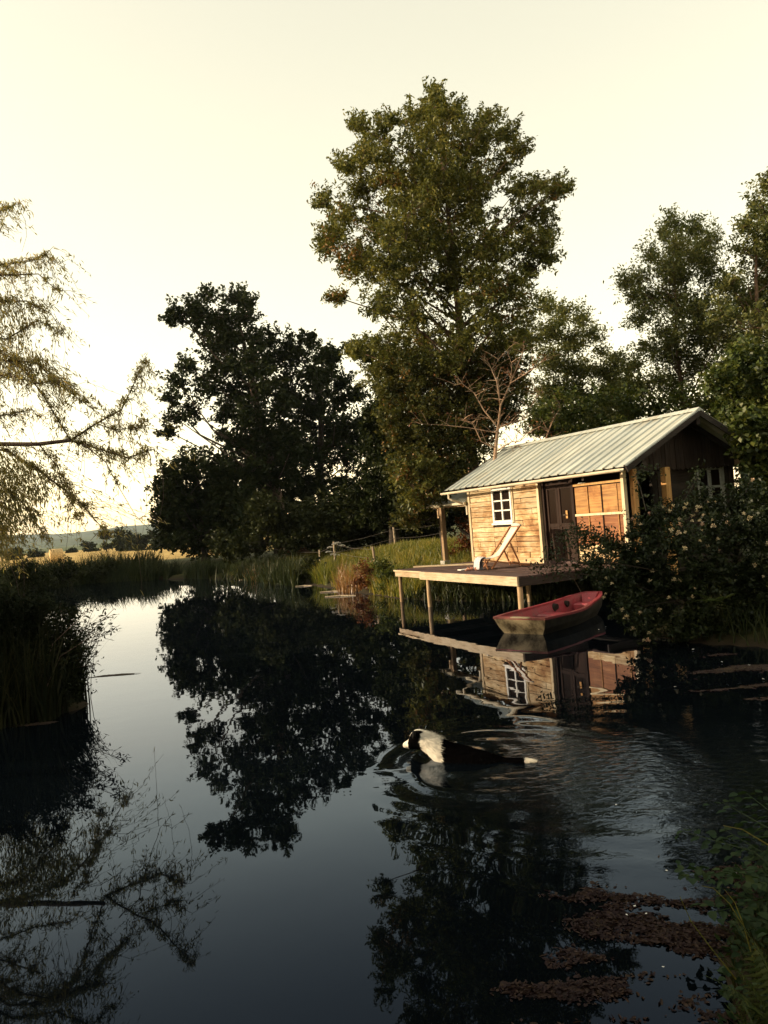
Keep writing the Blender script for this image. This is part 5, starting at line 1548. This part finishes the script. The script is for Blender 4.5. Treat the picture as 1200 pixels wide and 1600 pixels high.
t = NT('floating_weed')
geo = t.n('ShaderNodeNewGeometry').outputs['Position']
n1 = t.noise(geo, 14, 5, 0.7); n2 = t.noise(geo, 90, 4, 0.7); n3 = t.noise(geo, 3.0, 3)
cc = t.ramp(n1, [(0.32, (0.014, 0.008, 0.010)), (0.5, (0.036, 0.021, 0.018)), (0.66, (0.075, 0.048, 0.027))])
cc = t.mix(1.0, cc, t.ramp(n3, [(0.35, (0.9, 0.8, 0.95)), (0.65, (1.1, 1.15, 0.75))]), 'MULTIPLY')
cc = t.mix(0.8, cc, t.ramp(n2, [(0.3, (0.35, 0.33, 0.32)), (0.7, (1.35, 1.3, 1.2))]), 'MULTIPLY')
t.bsdf(cc, 0.8, 0, t.bump(n2, 1.0, 0.02), 0.25)
M['weed'] = t.m


def blob(X, Y, cx, cy_, rx, ry):
    return np.exp(-(((X - cx) / rx) ** 2 + ((Y - cy_) / ry) ** 2))


def d_near(X, Y):
    m = 1.15 * blob(X, Y, 0.95, 3.05, 0.5, 0.5) + 1.0 * blob(X, Y, 1.35, 3.6, 0.45, 0.35) + 0.9 * blob(X, Y, 1.15, 4.1, 0.42, 0.30) + 0.95 * blob(X, Y, 1.35, 4.48, 0.55, 0.16) + 1.0 * blob(X, Y, 2.0, 4.45, 0.5, 0.3) + 1.0 * blob(X, Y, 0.75, 3.35, 0.35, 0.4) + 0.8 * blob(X, Y, 0.9, 3.9, 0.3, 0.25)
    n = fbm(X * 2.2 + 0.9 * fbm(X * 2, Y * 2), Y * 6.5 + 0.8 * X, 0, 4)
    m = np.clip(m, 0, 1.25)
    fine = fbm(X * 9, Y * 15, 4.0, 4)
    return (n - 0.57) * 1.5 + (fine - 0.5) * 0.5 + (m - 0.72) * 0.30 - 0.5 * np.clip(0.5 - m, 0, 1)


def d_right(X, Y):
    m = blob(X, Y, 4.4, 9.75, 0.75, 0.28) + 0.9 * blob(X, Y, 3.75, 8.85, 0.65, 0.07) + blob(X, Y, 4.5, 8.95, 0.5, 0.09) + blob(X, Y, 4.2, 8.28, 0.45, 0.12) + 0.7 * blob(X, Y, 4.3, 10.7, 0.8, 0.08) + blob(X, Y, 5.3, 9.2, .5, .6)
    return (fbm(X * 2.2, Y * 5.0, 3.0, 5) - 0.5) * 1.0 + (np.clip(m, 0, 1.0) - 0.74) * 0.4


def d_left(X, Y):
    m = blob(X, Y, -4.65, 12.98, 0.42, 0.07) + 0.8 * blob(X, Y, -4.35, 12.9, 0.3, 0.04)
    return (fbm(X * 3, Y * 12, 5.0, 4) - 0.5) * 0.9 + (np.clip(m, 0, 1.1) - 0.5) * 0.5


def d_clump(X, Y):
    m = blob(X, Y, -4.8, 9.85, 0.5, 0.12)
    return (fbm(X * 3, Y * 9, 7.0, 4) - 0.5) * 0.9 + (m - 0.5) * 0.5


algae('floating_weed', 'brown floating weed mats in the lower right of the pond', 0.1, 2.7, 2.2, 4.9, 0.010, lambda X, Y: d_near(X, Y) - 0.06, M['weed'], 0.008)


def litter(name, label, n, x0, x1, y0, y1, dens, cut, size, mat):
    """loose weed scraps and dead leaves that cover the mats and fray out at their edges"""
    x = rng.uniform(x0, x1, n); y = rng.uniform(y0, y1, n)
    v = dens(x, y) + rng.normal(size=n) * 0.05
    k = (v > cut) & (shore_dist(x, y) < 0.1); x, y, v = x[k], y[k], v[k]
    zq = 0.003 + np.clip(v * 6, 0, 1) * 0.008 * rng.uniform(0.3, 1.5, len(x)) + 0.6 * wake(x, y)
    a_ = rng.uniform(0, 6.28, len(x))
    dirs = np.stack([np.cos(a_), np.sin(a_), rng.normal(size=len(x)) * 0.07], 1)
    q_, f_ = oval_leaves(np.stack([x, y, zq], 1), size * rng.uniform(0.5, 2.0, len(x)) ** 1.3, size * rng.uniform(0.4, 0.9, len(x)), dirs)
    return tag(mesh_obj(name, np_mesh(name, q_, f_), mat), label, 'floating weed', None, 'stuff')


M['scrap'] = leaf_mat('weed_scraps', [(0.05, (0.014, 0.008, 0.011)), (0.45, (0.034, 0.020, 0.021)), (0.8, (0.06, 0.038, 0.026)), (1.0, (0.12, 0.085, 0.05))], 0.1, 0.01)
litter('weed_scraps', 'loose brown weed scraps over the mats in the lower right', 60000, 0.2, 2.6, 2.3, 4.9, d_near, -0.01, 0.020, M['scrap'])
litter('weed_scraps', 'loose brown weed scraps over the mats below the honeysuckle', 9000, 2.9, 6.0, 7.9, 11.0, d_right, 0.0, 0.030, M['scrap'])
algae('floating_weed', 'brown weed mats on dark water below the honeysuckle', 2.9, 6.0, 7.9, 11.0, 0.025, d_right, M['weed'], 0.014)
algae('floating_weed', 'thin dark streak of weed on the bright water at the left', -5.4, -3.8, 12.6, 13.3, 0.02, d_left, M['weed'], 0.008)
algae('floating_weed', 'olive strip of weed in front of the near left reeds', -5.5, -4.1, 9.5, 10.2, 0.02, d_clump, M['weed'], 0.008)
# drifting dead stems at the far shore
for i, (x, y, L_) in enumerate(((400, 905, 1.6), (458, 910, 1.1), (520, 925, 0.9), (474, 916, 0.7), (330, 903, 1.4), (532, 932, 1.0))):
    p0 = on_z(x, y)
    o = MB().tube([(-L_ / 2, 0, 0.012), (0, 0.05, 0.018), (L_ / 2, -0.03, 0.012)], [0.02, 0.025, 0.012], 6).build('drift_stick', M['fence'])
    o.location = p0; o.rotation_euler = (0, 0, -0.2 + 0.15 * math.sin(i * 2))
    tag(o, ['pale drift stick below the fence post at the far shore', 'pale drift stick right of the straw reeds', 'short drift stick beside the orange reeds', 'shortest drift stick among the dark dock plants', 'long drift stick under the dark reeds', 'drift stick in front of the dark red bramble'][i], 'stick')
# small fallen petals on the water
for i, (x, y) in enumerate(((1083, 1016), (1128, 1036), (1171, 1041), (946, 981), (936, 985), (963, 1262), (1193, 1063), (1055, 1075), (1010, 1434), (1042, 1366), (992, 1422), (980, 1436), (1037, 1518), (1150, 1371))):
    o = MB().add([(-.014, -.007, .0), (.010, -.011, .001), (.017, .003, .005), (.002, .012, .002), (-.013, .007, .006), (0, 0, 0.004)], [(0, 1, 5), (1, 2, 5), (2, 3, 5), (3, 4, 5), (4, 0, 5)]).build('petal', M['paper'])
    o.location = on_z(x, y, 0.0) + np.array([0, 0, 0.022 if y > 1240 else 0.014]); o.rotation_euler = (0, 0, i * 1.3); k_ = 0.5 if y > 1240 else 1.1; o.scale = (k_, k_, k_)
    tag(o, 'white fallen petal among the weed mats in the lower right' if y > 1240 else ('white fallen petal floating beside the dinghy' if x < 1000 else 'white fallen petal on dark water below the honeysuckle'), 'petal', 'fallen petals in the lower right' if y > 1240 else ('fallen petals beside the dinghy' if x < 1000 else 'fallen petals below the honeysuckle'))

# ------------------------------------------------------------------ fence
fen = empty('wire_fence', (-2.4, 33.5, gz(-2.4, 33.5)))
tag(fen, 'wire fence on thin wooden posts along the far bank', 'fence')
fb = np.array(fen.location)
posts = [(-9.9, 45.5, 0.0), (-4.75, 36.2, 0.05), (-2.85, 33.0, 0.02), (-2.15, 32.2, 0.0), (-0.42, 26.6, -0.05), (0.36, 31.5, -0.03), (2.2, 30.0, 0.02)]
tops = []
for i, (x, y, ln) in enumerate(posts):
    g0 = gz(x, y); h_ = 0.95 if i != 2 else 0.75
    r = 0.05 if i in (1, 3, 4, 5) else 0.035
    MB().tube([(x - fb[0], y - fb[1], g0 - 0.3 - fb[2]), (x + ln * 0.5 - fb[0], y - fb[1], g0 + h_ * .5 - fb[2]), (x + ln - fb[0], y - fb[1], g0 + h_ - fb[2])], [r, r * 0.95, r * 0.85], 8).build('post', M['fence'], fen)
    tops.append((x + ln * 0.9 - fb[0], y - fb[1] - r, g0 + h_ - 0.1 - fb[2]))
order = [0, 1, 2, 3, 5, 6]
for (a, b) in zip(order[:-1], order[1:]):
    for dz in (0, -0.35):
        p0, p1 = Vector(tops[a]), Vector(tops[b]); m_ = (p0 + p1) / 2 + Vector((0, 0, -0.05))
        MB().tube([p0 + Vector((0, 0, dz)), m_ + Vector((0, 0, dz)), p1 + Vector((0, 0, dz))], 0.0055, 4).build('wire', M['wire'], fen)
for dz in (0, -0.3):
    MB().tube([Vector(tops[4]) + Vector((0, 0, dz)), (Vector(tops[4]) + Vector(tops[3])) / 2 + Vector((0, 0, dz - .06)), Vector(tops[3]) + Vector((0, 0, dz))], 0.0055, 4).build('wire', M['wire'], fen)

# umbellifer beside the white post
um = empty('hogweed_plant', (-2.3, 31.2, gz(-2.3, 31.2)))
tag(um, 'tall plant with white flower umbels in front of a fence post', 'plant')
for (px_, py_) in ((516, 855), (514, 862), (527, 848), (534, 852), (523, 850), (520, 866), (526, 867), (600, 875)):
    if px_ == 600: continue
    p0 = at(px_, py_, 31.2) - np.array(um.location)
    MB().tube([(0.05 * rng.normal(), 0, 0), p0 * 0.5 + np.array([0.02, 0, 0.05]), p0], [0.012, 0.009, 0.006], 5, False).build('stem', M['blade'], um)
    mb = MB()
    for k in range(26):
        a = random.uniform(0, 6.28); r = 0.13 * math.sqrt(random.random()); x, y, zq = r * math.cos(a), r * math.sin(a), 0.03 - r * r * 2.5
        mb.add([p0 + np.array([x - .025, y - .02, zq]), p0 + np.array([x + .025, y - .02, zq + .01]), p0 + np.array([x, y + .03, zq + .004])], [(0, 1, 2)])
        mb.add([p0 + np.array([x - .02, y, zq - .02]), p0 + np.array([x + .02, y, zq - .02]), p0 + np.array([x, y + .005, zq + .02])], [(0, 1, 2)])
    mb.build('flower_umbel', M['paper'], um)

# ------------------------------------------------------------------ far field things
hb_ = empty('hay_bale', (-38.2, 91.0, gz(-38.2, 91.0)), 0.5)
tag(hb_, 'pale round hay bale standing in the golden field at the left', 'hay bale')
MB().tube([(-0.55, 0, 0.56), (-0.5, 0, 0.56), (0.5, 0, 0.56), (0.55, 0, 0.56)], [0.52, 0.6, 0.6, 0.52], 20).build('bale_roll', plain_mat('hay', (0.52, 0.36, 0.17), 0.9, 0, 0.3, 12, 0.8), hb_, True)
hb_.scale = (1.3, 1.3, 1.3)
mat_far = M['leaf_hedge']
fl = [('hedgerow_tree', 165, 838, 9, 150, 'first small round tree at the left end of the far hedge line'), ('hedgerow_tree', 188, 846, 12, 140, 'low wide tree in the far hedge line left of the field corner'), ('hedgerow_tree', 206, 842, 14, 135, 'broad tree in the far hedge line, tallest of them'),
      ('hedgerow_tree', 224, 845, 13, 130, 'round tree in the far hedge line next to the thicket'), ('hedgerow_tree', 243, 843, 13, 128, 'last tree of the far hedge line touching the thicket'), ('hedgerow_tree', 137, 852, 8, 170, 'small lone dark tree in the middle of the field edge'),
      ('hedgerow_tree', 112, 862, 7, 180, 'low shrubby tree right of the hay bale'), ('hedgerow_tree', 60, 866, 10, 150, 'dark tree behind the willow curtain left of the hay bale'), ('hedgerow_tree', 25, 868, 12, 140, 'dark tree behind the willow curtain at the left edge'), ('hedgerow_tree', 152, 862, 5, 175, 'tiny bush between the lone tree and the hedge line')]
for (nm, x, y, r, D, lab) in fl:
    cpos = at(x, y, D); rr = r * D / FPX
    g0 = gz(cpos[0], D)
    lob = [(cpos + np.array([rng.normal() * rr * .5, rng.normal() * rr * .4, rng.normal() * rr * .3]), rr * 0.55) for _ in range(6)] + [(np.array([cpos[0] + rng.normal() * rr * .5, D, g0 + 0.35 * (cpos[2] - g0)]), rr * 0.6) for _ in range(3)]
    tree(nm, lab, (cpos[0], D, g0), lob, mat_far, M['bark_dark'], 0.15, (0.5, 0.3), 14, 14, rr * 0.22, group='trees of the far hedge line', twigs=False)

# ------------------------------------------------------------------ swimming dog
dog = empty('dog', (float(DOG_NOSE[0]), float(DOG_NOSE[1]), 0.0), math.atan2(heading[1], heading[0]))
tag(dog, 'black and white sheepdog swimming to the left, only head and back above water', 'dog')
DL = DOG_LEN / 1.29
#        x back from nose, z centre, half width, half height
RINGS = [(-0.006, .104, .010, .010), (0.0, .104, .024, .022), (0.022, .108, .033, .033), (0.045, .114, .038, .039), (0.062, .122, .046, .048), (0.082, .145, .070, .072), (0.11, .162, .086, .086), (0.15, .170, .094, .093), (0.20, .164, .096, .096),
         (0.25, .140, .100, .106), (0.31, .098, .112, .122), (0.37, .056, .130, .136), (0.43, .012, .142, .142), (0.52, -.016, .150, .150), (0.63, -.032, .148, .146), (0.74, -.044, .140, .138), (0.84, -.054, .124, .124), (0.92, -.054, .096, .100), (0.98, -.036, .062, .066),
         (1.03, -.018, .044, .046), (1.09, -.006, .038, .040), (1.15, .004, .034, .034), (1.20, .010, .026, .026), (1.25, .014, .016, .016), (1.30, .018, .004, .004)]
# resample smoothly
rs = np.array(RINGS)
tt = np.linspace(0, len(rs) - 1, 110)
rr_ = np.stack([np.interp(tt, np.arange(len(rs)), rs[:, k]) for k in range(4)], 1)
ker = np.array([1, 2, 3, 2, 1]) / 9.0
for k in range(4):
    pad = np.pad(rr_[:, k], 2, mode='edge'); rr_[:, k] = np.convolve(pad, ker, 'valid')
NV = 36
th = np.linspace(0, 2 * math.pi, NV, endpoint=False)


def dog_point(x, zc, w, h_, a):
    sa, ca = np.sin(a), np.cos(a)
    y = w * sa * (1 - 0.12 * (ca > 0) * ca)           # narrower along the back
    zq = zc + h_ * ca
    head = np.exp(-((x - 0.092) / 0.025) ** 2)
    zq = zq - 0.016 * head * np.exp(-((np.abs(sa) - 0.55) / 0.25) ** 2) * (ca > 0)   # eye sockets and brow
    return np.stack([-x * np.ones_like(a), y, zq], -1)


body = np.concatenate([dog_point(*row, th) for row in rr_])
# wet coat lies in clumps along the body
_bx = -body[:, 0]; _ang = np.tile(th, len(rr_))
_cl = fbm(_bx * 9, np.cos(_ang) * 5 + 9, np.sin(_ang) * 5 + 9, 3) - 0.5
_amt = np.interp(_bx, [0.05, 0.2, 0.35, 0.9, 1.1], [0.0, 0.05, 0.20, 0.18, 0.1])
_cz = np.repeat(rr_[:, 1], NV)
body[:, 1] *= 1 + _amt * _cl
body[:, 2] = _cz + (body[:, 2] - _cz) * (1 + _amt * _cl)


def fur_col(p):
    """coat markings of a black and white sheepdog"""
    x = -p[:, 0]; y = p[:, 1]; zq = p[:, 2]
    n = fbm(p[:, 0] * 26, p[:, 1] * 26, p[:, 2] * 26, 3) - 0.5
    xx = x + 0.05 * n
    ay = np.abs(y) + 0.02 * n
    white = np.zeros(len(p), bool)
    white |= xx < 0.066
    white |= (ay < 0.024) & (xx < 0.24) & (zq > 0.12)
    white |= (xx > 0.205) & (xx < 0.415 - 0.35 * np.clip(zq - 0.08, 0, 0.2))
    white |= (xx > 0.30) & (xx < 0.43) & (zq < 0.05)
    white |= xx > 1.165
    col = np.where(white[:, None], np.array([0.82, 0.76, 0.66]), np.array([0.0025, 0.0022, 0.0024]))
    return col * (0.88 + 0.5 * n[:, None])


bf = []
i = np.arange(len(rr_) - 1)[:, None] * NV; j = np.arange(NV)[None, :]; j2 = (j + 1) % NV
bf = np.stack([(i + j), (i + j2), (i + NV + j2), (i + NV + j)], -1).reshape(-1, 4)[:, ::-1]
NB = len(body)
# legs paddling below the surface, joined to the trunk's mesh
extra_v, extra_f = [], []


def add_tube(pts, rad, n=8):
    mb = MB().tube(pts, rad, n)
    b = NB + len(extra_v)
    extra_v.extend(mb.v)
    for f_ in mb.f:
        if len(f_) == 4: extra_f.append([b + k for k in f_])
        else:
            for k in range(1, len(f_) - 1, 2):
                extra_f.append([b + f_[0], b + f_[k], b + f_[k + 1], b + f_[min(k + 2, len(f_) - 1)]])


for s_ in (-1, 1):
    add_tube([(-0.44, s_ * .09, -.05), (-0.40 + .05 * s_, s_ * .10, -.22), (-0.42 + .09 * s_, s_ * .10, -.36), (-0.36 + .10 * s_, s_ * .10, -.42)], [.055, .036, .026, .02])
    add_tube([(-0.88, s_ * .07, -.08), (-0.80, s_ * .10, -.22), (-0.94 + .04 * s_, s_ * .10, -.34), (-0.90 + .06 * s_, s_ * .10, -.46), (-0.84 + .06 * s_, s_ * .10, -.48)], [.07, .05, .03, .022, .02])
allv = np.concatenate([body, np.array(extra_v)]) * DL
allf = np.concatenate([bf, np.array(extra_f)])
dm = np_mesh('body', allv, allf, True)
ca_ = dm.color_attributes.new('coat', 'FLOAT_COLOR', 'POINT')
cols = fur_col(allv / DL)
ca_.data.foreach_set('color', np.concatenate([cols, np.ones((len(cols), 1))], 1).astype(np.float32).ravel())
M['coat'] = attr_mat('wet_dog_coat', 'coat')
mesh_obj('body', dm, M['coat'], dog)
# ears: half-dropped triangles with thickness
for s_ in (-1, 1):
    b0 = np.array([-0.120, s_ * 0.035, 0.245]); b1 = np.array([-0.205, s_ * 0.080, 0.215]); tip = np.array([-0.165, s_ * 0.175, 0.150]); top = np.array([-0.172, s_ * 0.098, 0.350])
    front = np.array([-0.095, s_ * 0.100, 0.205])
    mb = MB().add([p_ * DL for p_ in (b0, b1, tip, top, front)], [(0, 3, 4), (3, 2, 4), (0, 1, 3), (1, 2, 3), (0, 4, 1), (1, 4, 2)])
    o = mb.build('ear', plain_mat('black_ear_fur', (0.005, 0.0045, 0.0045), 0.7, 0, 0.15, 6, 0.15, 0.1), dog, True)
    md = o.modifiers.new('sub', 'SUBSURF'); md.levels = md.render_levels = 1
# fur strands: short tapering tufts that break up the outline
nfur = 15000
ri = rng.integers(6, len(rr_) - 2, nfur); a = rng.uniform(0, 2 * math.pi, nfur)
row = rr_[ri]
sa, caa = np.sin(a), np.cos(a)
p0 = np.stack([-row[:, 0], row[:, 1] * sa * (1 - .12 * (caa > 0) * caa), row[:, 2 - 1] + row[:, 3] * caa], -1)
p0 = np.stack([-row[:, 0], row[:, 2] * sa * (1 - .12 * (caa > 0) * caa), row[:, 1] + row[:, 3] * caa], -1)
nrm = unit(np.stack([np.zeros(nfur), sa, caa], -1))
ok = p0[:, 2] > -0.05
p0, nrm = p0[ok], nrm[ok]; xq = -p0[:, 0]
lenf = np.interp(xq, [0.06, 0.15, 0.24, 0.34, 0.45, 0.6, 0.95, 1.05, 1.2], [0.005, 0.012, 0.035, 0.050, 0.040, 0.022, 0.028, 0.045, 0.022]) * rng.uniform(.6, 1.3, len(p0))
d = unit(np.array([-1.0, 0, -0.35]) + nrm * 0.30 + rng.normal(size=p0.shape) * 0.22)
sd = unit(np.cross(d, nrm)) * 0.0042
tip = p0 + d * lenf[:, None]
fv = np.stack([p0 - sd - nrm * .002, p0 + sd - nrm * .002, tip], 1).reshape(-1, 3)
fm_ = np_mesh('fur', fv * DL, np.arange(len(fv)).reshape(-1, 3))
fc = np.repeat(fur_col(p0), 3, axis=0)
ca_ = fm_.color_attributes.new('coat', 'FLOAT_COLOR', 'POINT')
ca_.data.foreach_set('color', np.concatenate([fc, np.ones((len(fc), 1))], 1).astype(np.float32).ravel())
mesh_obj('fur', fm_, M['coat'], dog)


def ball(name, cpos, r, mat, parent):
    v_, f_ = [], []
    for i_ in range(7):
        for j_ in range(10):
            u, w_ = math.pi * i_ / 6, 2 * math.pi * j_ / 10
            v_.append((cpos[0] + r[0] * math.sin(u) * math.cos(w_), cpos[1] + r[1] * math.sin(u) * math.sin(w_), cpos[2] + r[2] * math.cos(u)))
    for i_ in range(6):
        for j_ in range(10):
            f_.append((i_ * 10 + j_, i_ * 10 + (j_ + 1) % 10, (i_ + 1) * 10 + (j_ + 1) % 10, (i_ + 1) * 10 + j_))
    return MB().add(v_, f_).build(name, mat, parent, True)


M['nose'] = plain_mat('wet_black_nose', (0.01, 0.01, 0.01), 0.25)
ball('nose', np.array([0.002, 0, 0.106]) * DL, (0.012 * DL, 0.016 * DL, 0.012 * DL), M['nose'], dog)
for s_ in (-1, 1):
    ball('eye', np.array([-0.080, s_ * 0.050, 0.165]) * DL, (0.009, 0.008, 0.009), M['nose'], dog)
MB().tube([np.array([-0.02, -.024, .086]) * DL, np.array([-0.07, -.034, .088]) * DL, np.array([-0.10, -.036, .092]) * DL], 0.0025, 4).build('mouth', M['nose'], dog)
MB().tube([np.array([-0.02, .024, .086]) * DL, np.array([-0.07, .034, .088]) * DL, np.array([-0.10, .036, .092]) * DL], 0.0025, 4).build('mouth', M['nose'], dog)

# ------------------------------------------------------------------ haze
hz = MB().box((-4200, -420, -6), (4200, 5200, 130)).build('haze', None)
hz.data.materials.clear()
t = NT('thin_evening_haze')
pv = t.n('ShaderNodeVolumePrincipled')
pv.inputs['Color'].default_value = (0.72, 0.84, 1.0, 1); pv.inputs['Density'].default_value = 0.00011; pv.inputs['Anisotropy'].default_value = 0.2
t.l(pv.outputs[0], t.out.inputs['Volume'])
hz.data.materials.append(t.m)
tag(hz, 'thin pale haze in the evening air over the fields', 'haze', None, 'stuff')
